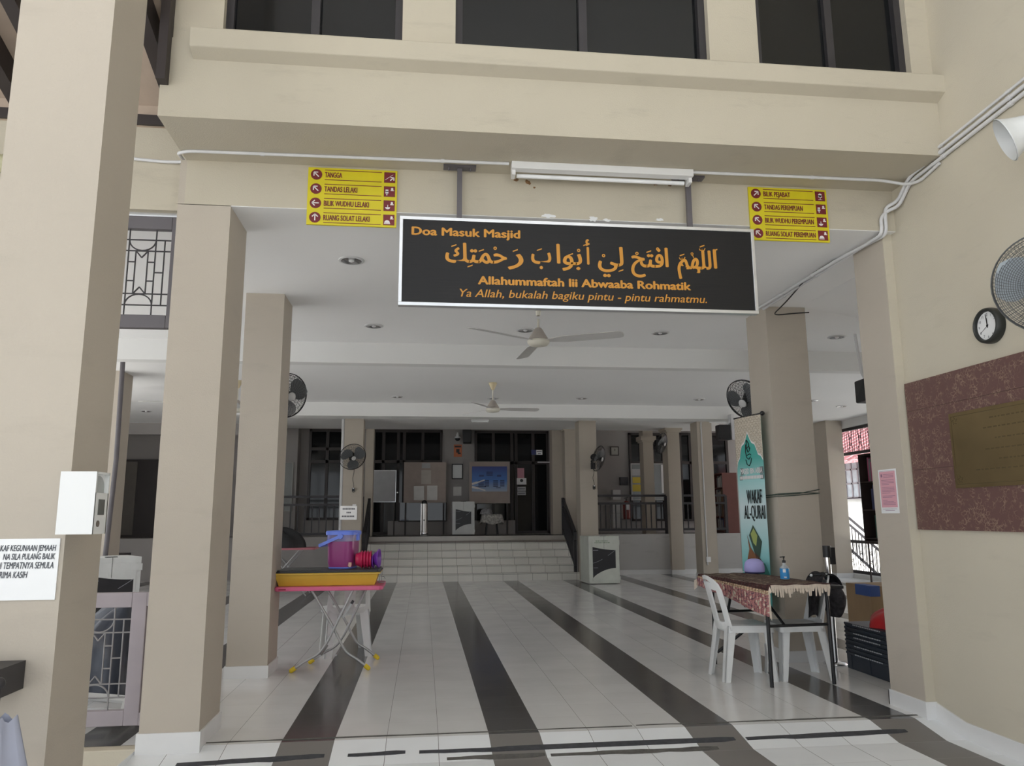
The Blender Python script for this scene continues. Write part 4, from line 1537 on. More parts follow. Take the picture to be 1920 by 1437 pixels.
# tall banner tied to the right column
TLb, TRb = at(1377, 787, Y=7.16), at(1426, 774, Y=6.76)
zt, zb = TLb.z, at(1402, 1137, Y=7.14).z
bn = thing('banner', 'tall turquoise banner reading WAKAF tied to the right column', 'banner', ((TLb.x + TRb.x) / 2, (TLb.y + TRb.y) / 2, zb))
o = bn.location
A, B = Vector((TLb.x, TLb.y, 0)), Vector((TRb.x, TRb.y, 0))
ux = (B - A).normalized()
BW = (B - A).length
BH = zt - zb
nn = ux.cross(Vector((0, 0, 1)))


def bp(u, v, l=0.):
    """u across 0..1, v down 0..1"""
    return A + ux * (u * BW) + Vector((0, 0, zt - v * BH)) + nn * (l + .03 * sin(pi * u) * .35)


TEAL = bpy.data.materials.new('banner_print')
TEAL.use_nodes = True
_n, _l = TEAL.node_tree.nodes, TEAL.node_tree.links
_t, _s, _m, _r = _n.new('ShaderNodeTexCoord'), _n.new('ShaderNodeSeparateXYZ'), _n.new('ShaderNodeMath'), _n.new('ShaderNodeValToRGB')
_l.new(_t.outputs['Generated'], _s.inputs[0])
_l.new(_s.outputs['Z'], _r.inputs[0])
e = _r.color_ramp.elements
e[0].position, e[0].color = .1, (.08, .40, .38, 1)
e[1].position, e[1].color = 1, (.05, .36, .28, 1)
for p_, c_ in ((.22, (.20, .54, .54, 1)), (.52, (.62, .74, .76, 1)), (.66, (.34, .62, .62, 1)), (.78, (.06, .38, .33, 1))):
    q = e.new(p_)
    q.color = c_
_l.new(_r.outputs[0], _n['Principled BSDF'].inputs['Base Color'])
_n['Principled BSDF'].inputs['Roughness'].default_value = .5
bm_ = MB(o)
bm_.surf(lambda u, v: bp(u, v), 8, 20)
bm_.build('print', TEAL, bn)
# cream lattice head around a pointed arch
hdm = MB(o)
arch = [(0, .31), (.02, .27), (.07, .235), (.16, .215), (.20, .18), (.26, .15), (.36, .14), (.42, .12), (.5, .085), (.58, .12), (.64, .14), (.74, .15), (.80, .18), (.84, .205), (.93, .215), (1, .24)]
for (u0, v0), (u1, v1) in zip(arch[:-1], arch[1:]):
    hdm.quad(bp(u0, 0, .002), bp(u0, v0, .002), bp(u1, v1, .002), bp(u1, 0, .002), 0)
    hdm.quad(bp(u0, v0 - .006, .003), bp(u0, v0 + .004, .003), bp(u1, v1 + .004, .003), bp(u1, v1 - .006, .003), 1)
hdm.build('lattice_head', [mat('banner_lattice', (.56, .50, .41), .7, var=.22, scale=70), WHITEL], bn)
ltm = MB(o)


def lattice():
    for i in range(9):
        for j in range(22):
            u, v = (i + (.5 if j % 2 else 0)) / 8.5, .004 + j * .0125
            lim = np.interp(u, [p[0] for p in arch], [p[1] for p in arch]) - .012
            if u > .97 or v > lim:
                continue
            p = [bp(min(1, max(0, u + .055 * cos(k * pi / 3))), v + .0085 * sin(k * pi / 3), .0026) for k in range(6)]
            for k in range(6):
                if k % 2 == 0 or j % 3:
                    a_, b_ = p[k], p[(k + 1) % 6]
                    ltm.bar(a_, b_, .0022, .0006, up=nn)


lattice()
ltm.build('lattice_lines', mat('banner_lattice_line', (.36, .30, .22), .7), bn)
bk = MB(o)
bk.text('WAKAF', bp(.36, .462, .004), ux, (0, 0, 1), BH * .070, width=BW * .54, bold=.003)
bk.text('AL-QURAI', bp(.22, .542, .004), ux, (0, 0, 1), BH * .068, width=BW * .76, bold=.003)
bk.build('black_lettering', mat('banner_black', (.012, .02, .02), .6), bn)
bk = MB(o)
for pts in ([(.42, .16), (.40, .21), (.44, .25), (.52, .262), (.58, .245)], [(.46, .13), (.44, .18), (.50, .215), (.56, .20), (.53, .155), (.46, .13)], [(.40, .262), (.44, .295), (.52, .305), (.58, .285), (.61, .255)], [(.44, .19), (.52, .175), (.58, .19)], [(.45, .235), (.55, .225), (.60, .235)]):
    bk.tube([bp(u, .02 + v * .80, .004) for u, v in pts], .004, 5)
bk.build('emblem', MATS['banner_black'], bn)
w1 = MB(o)
w1.text('MASJID IBN ABBA', bp(.17, .305, .005), ux, (0, 0, 1), BH * .028, width=BW * .80, bold=.0015)
for k in range(16):
    u = .12 + k * .053
    w1.quad(bp(u, .317, .005), bp(u, .334, .005), bp(u + .042, .334, .005), bp(u + .042, .317, .005))
w1.build('white_lettering', WHITEL, bn)
b0 = MB(o)
b0.quad(bp(.15, .272, .0035), bp(.15, .311, .0035), bp(.99, .311, .0035), bp(.99, .272, .0035))
b0.quad(bp(.10, .313, .0035), bp(.10, .338, .0035), bp(.99, .338, .0035), bp(.99, .313, .0035))
b0.build('lettering_outline', mat('outline_grey', (.16, .22, .22), .6), bn)
bs = MB(o)
_bp = bp


def bp(u, v, l=0.):
    return _bp(u, .575 + (v - .70) * .84, l)


bs.add([bp(u, v, .004) for u, v in ((.35, .765), (.52, .70), (.80, .80), (.70, .90), (.54, .88))], [(0, 1, 2, 3, 4)], 0)
bs.add([bp(u, v, .005) for u, v in ((.42, .755), (.54, .72), (.66, .765), (.60, .83), (.50, .81))], [(0, 1, 2, 3, 4)], 1)
bs.add([bp(u, v, .006) for u, v in ((.28, .76), (.40, .84), (.62, .90), (.52, 1.0), (.36, .985), (.22, .93), (.34, .85))], [(0, 1, 2, 3, 4, 5, 6)], 2)
bs.add([bp(u, v, .006) for u, v in ((.52, .86), (.70, .90), (.84, .935), (.82, .95), (.62, .93))], [(0, 1, 2, 3, 4)], 3)
bs.add([bp(u, v, .0035) for u, v in ((.58, .93), (.86, .93), (1, 1.0), (.62, 1.0))], [(0, 1, 2, 3)], 4)
bs.build('book_stand_picture', [mat('print_dark_green', (.03, .07, .05), .5), mat('print_yellow_green', (.34, .40, .12), .5), mat('print_brown', (.22, .09, .035), .5), mat('print_dark_brown', (.07, .03, .02), .5), mat('print_deep_teal', (.03, .24, .20), .5)], bn)
bp = _bp
MB(o).tube([bp(-.02, -.004), bp(1.04, -.004)], .008, 8).tube([bp(-.02, 1.002), bp(1.02, 1.002)], .008, 8).ball(bp(1.05, -.004), .022).build('rod', BLACKP, bn)
# rope round the right column
rp_ = MB()
for k, z in enumerate((1.435, 1.447, 1.459)):
    x0, x1, y0, y1 = 3.072, 3.478, 6.652, 7.108
    d = .012 * sin(k * 2.1)
    rp_.tube([(x0, y1, z - .01), (x0, y0, z + d), ((x0 + x1) / 2, y0 - .003, z + .012 + d), (x1, y0, z + .028 - d), (x1, y1, z + .02)], .004, 6, closed=True)
tag(rp_.build('rope', mat('dark_green_rope', (.05, .075, .06), .8)), 'dark green rope wound round the right column', 'rope')

# ================================================================== pink folding table at the left
YT0, YT1 = 6.80, 7.36
a, b = at(513, 1103, Y=YT0), at(718, 1093, Y=YT0)
TX0, TX1, TZ = a.x, b.x, .695
pt = thing('folding_table', 'pink topped folding table with crossed silver legs beside the left column', 'table', ((TX0 + TX1) / 2, 7.09, 0))
o = pt.location
PINKT = mat('pink_table_plastic', (.72, .13, .27), .35)
MB(o).rbox(((TX0 + TX1) / 2, (YT0 + YT1) / 2, TZ - .018), (TX1 - TX0, YT1 - YT0, .034), .05).build('tabletop', PINKT, pt, bevel=.006)
SILV = mat('silver_painted_tube', (.42, .42, .42), .35, .5)
FCAP = mat('yellow_foot_cap', (.72, .52, .02), .5)
for yy, dx in ((6.845, 0.), (7.325, .05)):
    la = [at(548, 1256, Y=6.845), at(572, 1240, Y=6.845), at(598, 1227, Y=6.845), at(614, 1205, Y=6.845), at(628, 1176, Y=6.845), at(662, 1101, Y=6.845)]
    lb_ = [at(689, 1252, Y=6.845), at(668, 1236, Y=6.845), at(649, 1225, Y=6.845), at(637, 1203, Y=6.845), at(625, 1178, Y=6.845), at(585, 1103, Y=6.845)]
    for k, pts in enumerate((la, lb_)):
        pts = [Vector((p.x + dx + (.05 if dx and not k else 0), yy + (.012 if k else -.012) - (.10 if dx and not k else 0), p.z)) for p in pts]
        pts[-1].z = TZ - .035
        pts[0].z = .022
        lg = MB(o).tube(bend(pts, .08, 4), .0115, 10).build('leg', SILV, pt)
        d = (pts[0] - pts[1]).normalized()
        MB(o).cyl(pts[0] - d * .03, pts[0] + d * .010, .019, n=14).ball(pts[0] + d * .008, .0185).build('foot_cap', FCAP, lg)
for zf, fx in ((.085, -.93), (.085, -.80)):
    MB(o).cyl((fx - .02, 6.845, .13), (fx - .02, 7.345, .13), .009, n=8).build('stretcher', SILV, pt)
MB(o).bar((-.775, 6.868, .43), (-.70, 6.868, .555), .018, .018).build('latch', SILV, pt)
MB(o).bar((-.705, 6.868, .545), (-.69, 6.868, .57), .022, .022).build('latch_cap', DARKMETAL, pt)
MB(o).box((TX0 + .04, YT0 - .0012, TZ - .026), (TX0 + .10, YT0 + .002, TZ - .014)).build('maker_mark', mat('dark_pink_print', (.36, .02, .06), .5), pt)

# yellow tray and black tray on it
a, b = at(519, 1070, Y=6.86), at(710, 1066, Y=6.86)
ty0, ty1 = 6.86, 7.26
yx0, yx1 = a.x - .02, b.x
YEL = mat('yellow_plastic', (.70, .46, .06), .35, var=.04)
tr = thing('tray', 'deep yellow plastic tray on the pink table', 'tray', ((yx0 + yx1) / 2, 7.06, TZ))
o = tr.location
ZT2 = .80
n_ = MB(o)
bi = .045


def tub(mb, x0, x1, y0, y1, z0, z1, inset, rim, th=.006, mi=0):
    lo = [(x0 + inset, y0 + inset, z0), (x1 - inset, y0 + inset, z0), (x1 - inset, y1 - inset, z0), (x0 + inset, y1 - inset, z0)]
    hi = [(x0, y0, z1), (x1, y0, z1), (x1, y1, z1), (x0, y1, z1)]
    li = [(p[0] + (th if k in (0, 3) else -th), p[1] + (th if k < 2 else -th), z0 + th) for k, p in enumerate(lo)]
    hi2 = [(p[0] + (th if k in (0, 3) else -th), p[1] + (th if k < 2 else -th), z1) for k, p in enumerate(hi)]
    for k in range(4):
        j = (k + 1) % 4
        mb.quad(lo[k], lo[j], hi[j], hi[k], mi)
        mb.quad(li[j], li[k], hi2[k], hi2[j], mi)
        r0 = [(hi[q][0] + (-rim if q in (0, 3) else rim), hi[q][1] + (-rim if q < 2 else rim), z1) for q in (k, j)]
        mb.hexa([hi2[k], hi2[j], r0[1], r0[0]], [Vector(q) + Vector((0, 0, .005)) for q in (hi2[k], hi2[j], r0[1], r0[0])], mi)
        mb.quad(r0[0], r0[1], Vector(r0[1]) + Vector((0, 0, -.008)), Vector(r0[0]) + Vector((0, 0, -.008)), mi)
    mb.quad(lo[3], lo[2], lo[1], lo[0], mi)
    mb.quad(li[0], li[1], li[2], li[3], mi)


tub(n_, yx0, yx1, ty0, ty1, TZ + .001, ZT2, .035, .014)
n_.build('body', YEL, tr, bevel=.004)
kt = thing('tray', 'flat black tray lying upside down over the yellow tray', 'tray', ((yx0 + yx1) / 2 + .01, 7.08, ZT2))
o2 = kt.location
q = MB(o2)
q.rbox(((yx0 + yx1) / 2 + .012, 7.075, ZT2 + .0165), (yx1 - yx0 - .01, .44, .022), .04)
q.rbox(((yx0 + yx1) / 2 + .012, 7.075, ZT2 + .0105), (yx1 - yx0 + .012, .462, .010), .045)
q.build('body', mat('black_tray_plastic', (.035, .035, .037), .45), kt, bevel=.003)
ZT3 = ZT2 + .028

# drink bucket
bx0, bx1 = at(613, 1050, Y=7.0).x, at(668, 1050, Y=7.0).x
bc = Vector(((bx0 + bx1) / 2, 7.12, ZT3))
bk = thing('drink_bucket', 'square bucket of magenta drink with a blue lid on the black tray', 'bucket', bc, radians(-14))
BH_ = at(645, 996, Y=7.0).z - ZT3
SHELL = mat('clear_lilac_plastic', (.62, .54, .84), .25, alpha=.38)
DRINK = mat('magenta_drink', (.31, .045, .21), .3, var=.06, scale=3)
BLUEP = mat('blue_plastic', (.17, .27, .90), .35)


def sq(r, h, p=.28, n=32):
    out = []
    for i in range(n):
        a = 2 * pi * i / n
        c_, s_ = cos(a), sin(a)
        k = (abs(c_) ** 5 + abs(s_) ** 5) ** (-1 / 5)
        out.append(Vector((r * k * c_, r * k * s_, h)))
    return out


def loft(mb, rings, caps=(True, True), mi=0):
    n = len(rings[0])
    vs = [v for r in rings for v in r]
    mb.add(vs, [(i * n + j, i * n + (j + 1) % n, (i + 1) * n + (j + 1) % n, (i + 1) * n + j) for i in range(len(rings) - 1) for j in range(n)], mi, True)
    if caps[0]:
        mb.add(rings[0], [list(range(n))[::-1]], mi)
    if caps[1]:
        mb.add(rings[-1], [list(range(n))], mi)


m_ = MB()
loft(m_, [sq(.1215, BH_ * .72), sq(.126, BH_ - .03)], (True, False))
m_.build('shell', SHELL, bk)
m_ = MB()
loft(m_, [sq(.108, .012), sq(.116, .05), sq(.1212, BH_ * .718)])
m_.build('drink', DRINK, bk)
m_ = MB()
loft(m_, [sq(.136, BH_ - .035), sq(.138, BH_ - .012), sq(.132, BH_), sq(.10, BH_ + .004)])
for sx_ in (-1, 1):
    m_.box((sx_ * .134 - .012, -.02, BH_ - .085), (sx_ * .134 + .012, .02, BH_ - .02))
m_.build('lid', BLUEP, bk, bevel=.003)
m_ = MB()
loft(m_, [sq(.106, 0), sq(.110, .004), sq(.108, .014)])
m_.build('base_rim', BLUEP, bk)
hn = MB()
hp = []
hp = [Vector((.02, -.146, BH_ - .045)), Vector((-.165, -.150, BH_ - .125)), Vector((-.165, .150, BH_ - .125)), Vector((.02, .146, BH_ - .045))]
for p, q_ in zip(hp[:-1], hp[1:]):
    e_ = (q_ - p).normalized() * .006
    hn.bar(p - e_, q_ + e_, .008, .026, up=(.4, 0, .9))
for sy in (-1, 1):
    hn.cyl((0.02, sy * .128, BH_ - .045), (.02, sy * .153, BH_ - .045), .024, n=18)
hn.build('handle', BLUEP, bk)
MB().cyl((.095, -.105, .028), (.115, -.145, .028), .013, n=12).box((.10, -.14, .03), (.125, -.12, .055)).build('tap', mat('peach_tap', (.72, .42, .36), .5), bk)

# nested cups lying on the tray


def cup(label, x, y, mname, col, group, r=.062, L=.085, rz=0., z=0.):
    t = thing('cup', label, 'cup', (x, y, ZT3 + r * 1.06 + z), rz, group)
    MB().lathe([(.001, -L), (r * .70, -L), (r * .74, -L + .01), (r * .95, -.012), (r * 1.05, -.010), (r * 1.05, 0), (r * .92, 0), (r * .70, -L + .012), (.001, -L + .012)], ax=(1, 0, 0), n=28).build('body', mat(mname, col, .35), t)
    return t


cx0 = at(680, 1045, Y=7.05).x
for k in range(4):
    cup(['red cup nested deepest in the lying stack beside the bucket', 'second red cup of the lying stack beside the bucket', 'third red cup of the lying stack beside the bucket', 'red cup at the open end of the stack next to the purple cups'][k],
        cx0 + .0 + k * .026, 7.05, 'red_cup', (.58, .025, .10), 'nested red cups', r=.072, L=.06)
px0 = at(702, 1045, Y=7.05).x
for k in range(2):
    cup(['inner purple cup lying next to the red cups', 'purple cup with its wide rim at the end of the tray'][k], px0 + k * .045, 7.05, 'purple_cup', (.19, .04, .40), 'lying purple cups', r=(.058, .078)[k], rz=-.16, L=(.03, .04)[k])
gl = at(727, 1078, Y=7.2)
wg = thing('wire_stand', 'thin wire holder at the right end of the pink table', 'holder', (TX1 - .03, 7.15, TZ))
MB().tube([(-.02, 0, .001), (-.02, 0, .055), (.02, .02, .05), (.03, .03, .03)], .003, 6).box((-.03, -.02, 0), (.03, .03, .004)).build('wire', mat('wire_grey', (.3, .3, .3), .4, .6), wg)

# ================================================================== things on the near left column
c0 = at(151, 1000, X=-1.34)
c1 = at(207, 1000, X=-1.215)
dp = thing('sanitizer_dispenser', 'white wall dispenser with a small grey screen on the nearest column', 'dispenser', (-1.34, 3.0, 1.16))
DW = mat('dispenser_white', (.80, .81, .81), .35, var=.01)
dz0, dz1 = at(160, 1001, X=-1.30).z, at(166, 888, X=-1.30).z
dy0 = at(185, 1000, X=-1.20).y
dy1 = dy0 + .115
o = dp.location
xa, xb = -1.3395, -1.222
m_ = MB(o)
zm = dz0 + (dz1 - dz0) * .66
m_.box((xa, dy0 + .002, dz0), (xb, dy1 - .002, zm))
m_.box((xa, dy0 + .002, zm - .01), (xb - .016, dy1 - .002, dz1 - .002))
m_.box((xa, dy0, dz0), (xb, dy0 + .008, dz1)).box((xa, dy1 - .008, dz0), (xb, dy1, dz1)).box((xa, dy0 + .004, dz1 - .008), (xb, dy1 - .004, dz1))
m_.build('case', DW, dp)
ym = (dy0 + dy1) / 2
m_ = MB(o)
arcp = [(ym + .05 * cos(pi * i / 12), dz1 - .052 + .04 * sin(pi * i / 12)) for i in range(13)] + [(ym - .05, zm + .002), (ym + .05, zm + .002)]
m_.poly([(xb - .0155, y, z) for y, z in arcp], (1, 0, 0), .001)
m_.build('recess', mat('dispenser_recess', (.42, .44, .44), .5), dp)
MB(o).box((xb, ym - .026, zm - .075), (xb + .0015, ym + .026, zm - .022)).build('screen', mat('grey_screen', (.13, .135, .13), .25), dp)
MB(o).cyl((xb, ym - .02, dz0 + .035), (xb + .003, ym - .02, dz0 + .035), .011, n=16).build('button', mat('bronze_button', (.13, .11, .09), .4), dp)
# printed request on the front face
a, b = at(112, 1010, Y=2.858), at(104, 1125, Y=2.858)
wp = thing('paper_sign', 'white printed request sign on the front of the nearest column', 'sign', (-1.5, 2.861, b.z))
o = wp.location
px1 = (a.x + b.x) / 2
px0_ = -1.683
MB(o).box((px0_, 2.857, b.z), (px1, 2.8615, a.z)).build('sheet', mat('white_sign_sheet', (.86, .87, .88), .5, var=.01), wp)
tx = MB(o)
for body, pya, pyb, xr in (('WAKAF KEGUNAAN JEMAAH', 1021, 1033, 105), ('NA SILA PULANG BALIK', 1037, 1049, 103), ('DI TEMPATNYA SEMULA', 1053, 1066, 100), ('TERIMA KASIH', 1071, 1084, 51)):
    p, q_ = at(xr, pyb, Y=2.857), at(xr, pya, Y=2.857)
    tx.text(body, (p.x, 2.857, p.z), (1, 0, 0), (0, 0, 1), (q_.z - p.z) * .92, align='R', shear=.18, bold=.0004, sx=.54)
tx.build('lettering', mat('dark_grey_ink', (.06, .065, .08), .6), wp)
# dark box and bluish paper bundle beside the column foot
c = at(4, 1278, Y=2.75)
tag(MB().box((c.x - .3, 2.70, c.z - .045), (c.x + .015, 2.86, c.z + .045)).box((c.x - .02, 2.69, c.z - .03), (c.x + .018, 2.70, c.z + .03)).build('meter_box', DARKMETAL), 'small dark box poking in beside the foot of the nearest column', 'box')
cp = at(20, 1420, Y=2.6)


def bundle(u, v):
    a = 2 * pi * u
    r = .05 + .075 * v
    return Vector((cp.x - .03 + r * cos(a) * (1 + .25 * sin(3 * a)), 2.55 + r * sin(a) * .7, cp.z + .12 - .34 * v + .01 * sin(6 * a)))


UMB = mat('pale_blue_umbrella_cloth', (.38, .40, .50), .6)
um = thing('folded_umbrella', 'pale blue folded umbrella leaning at the foot of the nearest column', 'umbrella', (cp.x, 2.55, -.4))
MB(um.location).surf(bundle, 28, 6).build('canopy', UMB, um)
MB(um.location).cyl((cp.x - .03, 2.55, cp.z + .22), (cp.x - .03, 2.55, -.398), .008, n=8).ball((cp.x - .03, 2.55, cp.z + .22), .018).build('shaft', DARKMETAL, um)

# drain pipe high on the far left
c = at(8, 305, Y=4.66)
dpm = mat('mossy_pipe', (.42, .40, .26), .6, var=.35, scale=12)
tag(MB().cyl((c.x - .8, 4.64, c.z + .02), (c.x + .10, 4.64, c.z - .02), .055, n=18).cyl((c.x + .02, 4.64, c.z - .016), (c.x + .06, 4.64, c.z - .018), .062, n=18).build('drain_pipe', dpm), 'mossy drain pipe at the left edge under the beam', 'pipe')

# ================================================================== behind the low fence
WC = mat('white_cabinet_laminate', (.66, .67, .66), .45)
BLK = mat('black_cabinet_print', (.020, .020, .024), .4)


def donation_box(label, x, y, rz, sx_, sy, H, txt=None, loc_z=0., tone=None, group='swoosh printed boxes'):
    """white box with a dark swoosh picture on the front (local -Y)"""
    t = thing('donation_box', label, 'box', (x, y, loc_z), rz, group)
    m = tone or WC
    MB().box((-sx_ / 2, -sy / 2, .012), (sx_ / 2, sy / 2, H)).build('body', m, t, bevel=.004)
    dr_ = MB().box((-sx_ / 2 + .07, -sy / 2 - .008, .06), (sx_ / 2 - .05, -sy / 2, H - .06)).build('door', m, t, bevel=.002)
    w2 = sx_ / 2 - .075
    n = 12
    top = [(-w2 + 2 * w2 * i / n, H * .775 - .05 * sin(pi * .5 * i / n) * 1.2) for i in range(n + 1)]
    bot = [(-w2 + 2 * w2 * i / n, H * .13 + H * .20 * sin(pi * .5 * i / n) ** .75) for i in range(n + 1)]
    y_ = -sy / 2 - .0085
    pm_ = MB()
    pm_.poly([(p, y_, q_) for p, q_ in bot] + [(p, y_, q_) for p, q_ in top[::-1]], (0, -1, 0), .001)
    pm_.build('dark_print', BLK, t)
    ln_ = MB()
    for i in range(n):
        f0, f1 = i / n, (i + 1) / n
        if .40 < f0 < .62:
            continue
        ln_.bar((-w2 + 2 * w2 * f0, y_ - .0012, H * (.44 + .27 * f0 ** 1.4)), (-w2 + 2 * w2 * f1, y_ - .0012, H * (.44 + .27 * f1 ** 1.4)), .001, .006, up=(0, 0, 1))
    ln_.box((-w2 + .01, y_ - .0015, H * .70), (-w2 + .11, y_ - .001, H * .712)).box((-w2 + .01, y_ - .0015, H * .335), (-w2 + .10, y_ - .001, H * .345))
    ln_.build('print_lines', mat('grey_print', (.30, .31, .34), .5), t)
    if txt:
        k = MB()
        for i, (body, zz, ww) in enumerate(txt):
            xx = -ww / 2 - .05
            rn_ = random.Random(i + 2)
            while xx < ww / 2 - .05:
                q_ = rn_.uniform(.012, .03)
                k.box((xx, y_ - .0003, H * zz - .008), (xx + q_, y_ + .0003, H * zz + .008))
                xx += q_ + .008
        k.build('green_lettering', mat('faded_green', (.25, .34, .24), .6), t)
    MB().box((-.06, -sy / 2 + .02, H), (.06, -sy / 2 + .08, H + .008)).box((-.002, -sy / 2 - .010, H * .74), (.002, -sy / 2 - .0085, H)).build('slot_plate', BLACKP, t)
    MB().box((sx_ / 2 - .12, -sy / 2 - .012, H * .82), (sx_ / 2 + .01, -sy / 2 - .008, H * .91)).build('latch_plate', m, t)
    MB().box((sx_ / 2 - .16, -sy / 2 - .012, H * .075), (sx_ / 2 + .012, -sy / 2 - .008, H * .16)).build('latch_plate', m, t)
    return t


KIOSK = mat('pale_green_laminate', (.60, .62, .56), .5)
kc = at(1133, 1094, Z=0)
donation_box('white box with a dark swoosh picture in front of the right column by the steps', 3.30, 14.85, .06, .60, .62, at(1133, 1006, Y=14.5).z, txt=(('a', .90, .22), ('b', .865, .27)), tone=KIOSK)
donation_box('white box with a dark swoosh picture behind the low fence', -3.72, 9.45, .62, .62, .55, at(215, 1047, Y=9.1).z)
kb = at(868, 1000, Y=18.0)
donation_box('white box with a dark swoosh picture up on the platform by the doors', kb.x, 18.0, 0, at(889, 970, Y=18).x - at(848, 970, Y=18).x, .4, at(868, 941, Y=17.8).z - PZ, loc_z=PZ + .001)

# stacked chair and tarpaulin behind the fence
TARP = mat('dark_blue_tarpaulin', (.035, .042, .062), .35, bump=.8, bscale=9)


def tarp(u, v):
    a = 2 * pi * u
    h = sin(pi / 2 * v)
    r = cos(pi / 2 * v)
    k = 1 + .16 * sin(4 * a + 5 * v) + .10 * sin(9 * a + 2 * v)
    return Vector((-2.44 + .40 * r * k * cos(a) + .10 * h, 6.45 + .42 * r * k * sin(a), .003 + .62 * h * (1 + .12 * sin(3 * a)) - .0))


tag(MB().surf(tarp, 40, 14).build('tarpaulin', TARP), 'dark blue plastic sheet heaped over things behind the low fence', 'tarpaulin')
lc = chair('white plastic chair tipped over at the foot of the dark sheet behind the low fence', -2.0, 5.30, 0)
lc.location = (-2.78, 5.44, .245)
lc.rotation_euler = (radians(80), 0, radians(90))
bd_ = at(222, 1200, Y=5.4)
tag(MB().bar((-2.06, 5.86, .44), (-1.88, 5.86, .005), .30, .012, up=(1, 0, .6)).build('white_board', PAPER), 'white board leaning on the dark sheet behind the low fence', 'board')
# left back: door, frame and low furniture
DD = mat('dim_door', (.13, .115, .10), .6)
a, b = at(232, 862, Y=18.5), at(252, 985, Y=18.5)
do = MB().box((a.x, 18.5, PZ), (b.x, 18.55, a.z)).box((a.x - .1, 18.49, PZ), (a.x, 18.56, a.z + .1)).box((b.x, 18.49, PZ), (b.x + .9, 18.56, a.z))
d3 = struct('door_3', do, [WOODD])
MB().box((a.x + .03, 18.485, PZ + .05), (b.x - .03, 18.499, a.z - .05)).build('door_leaf', DD, d3)
c = at(215, 900, Y=9.8)
tag(MB().tube([Vector((at(221, 790, Y=9.8).x, 9.8, 3.214)), at(218, 860, Y=9.8), at(212, 915, Y=9.8), Vector((at(212, 915, Y=9.8).x - .05, 9.8, .0))], .03, 8).build('drain_pipe', GREYFRAME_D), 'dark downpipe in the gap right of the nearest column', 'pipe')
a, b = at(206, 803, Y=10.5), at(221, 1000, Y=10.5)
struct('column', MB().box((a.x - .35, 10.5, -.01), (at(216, 850, Y=10.5).x, 10.9, 3.216)), TAUPE, label='taupe column end in the gap right of the nearest column')
dk = thing('desk', 'dim low desk in the dark hall left of the second column', 'table', (-5.4, 12.6, 0))
MB().box((-.7, -.4, .70), (.7, .4, .74)).build('desktop', WOODD, dk)
for sx_ in (-1, 1):
    for sy in (-1, 1):
        MB().box((sx_ * .62 - .03, sy * .33 - .03, 0.001), (sx_ * .62 + .03, sy * .33 + .03, .70)).build('leg', WOODD, dk)
# second pink table in the shade behind the bucket
c = at(545, 1028, Y=13.2)
p2 = thing('folding_table', 'dim pink topped table in the shade beyond the left column', 'table', (c.x - .1, 13.4, 0))
zt2 = c.z
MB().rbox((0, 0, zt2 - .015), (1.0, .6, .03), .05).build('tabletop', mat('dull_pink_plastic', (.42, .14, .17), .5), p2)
for sy in (-1, 1):
    for sx_ in (-1, 1):
        MB().tube([(sx_ * .38, sy * .25, .012), (-sx_ * .25, sy * .25, zt2 - .03)], .012, 8).build('leg', SILV, p2)


def heap(u, v):
    a = 2 * pi * u
    return Vector((c.x - .15 + .33 * cos(a) * cos(pi / 2 * v) * (1 + .2 * sin(3 * a)), 13.4 + .22 * sin(a) * cos(pi / 2 * v), zt2 + .001 + .28 * sin(pi / 2 * v) * (1 + .2 * sin(2 * a))))


tag(MB().surf(heap, 24, 8).build('bag', mat('black_bag_cloth', (.02, .02, .022), .6)), 'black bundle on the dim pink table in the shade', 'bag')

# ================================================================== anti slip strips on the ramp
TAPE = mat('black_antislip_tape', (.050, .052, .06), .85, var=.25, scale=30, bump=.4)
TAPE2 = mat('worn_antislip_tape', (.105, .10, .092), .85, var=.25, scale=30, bump=.4)


def rampz(y):
    return 0 if y > 4.8 else -.056 if y < 4.5 else -.056 * (4.8 - y) / .3


def on_ramp(px, py):
    p = at(px, py, Z=0)
    for _ in range(6):
        p = at(px, py, Z=rampz(p.y))
    return p


def strip(label, pa, pb, wd, m, seed, jag=.35):
    rn = random.Random(seed)
    a, b = on_ramp(*pa), on_ramp(*pb)
    n = max(6, int((b - a).length / .07))
    A, B = [], []
    ea = eb = 0
    for i in range(n + 1):
        t = i / n
        p = a.lerp(b, t)
        if rn.random() < .3:
            ea = rn.uniform(-.15, jag) if rn.random() < .5 else 0
        if rn.random() < .3:
            eb = rn.uniform(-.15, jag) if rn.random() < .5 else 0
        if i in (0, n):
            ea, eb = .5, .3
        A.append((p.x, p.y - wd / 2 * (1 - ea)))
        B.append((p.x, p.y + wd / 2 * (1 - eb)))
    mb = MB()
    for i in range(n):
        q_ = [A[i], A[i + 1], B[i + 1], B[i]]
        mb.hexa([(x, y, rampz(y) - .0005) for x, y in q_], [(x, y, rampz(y) + .0022) for x, y in q_])
    tag(mb.build('antislip_strip', m), label, 'strip', 'black strips on the entrance ramp')


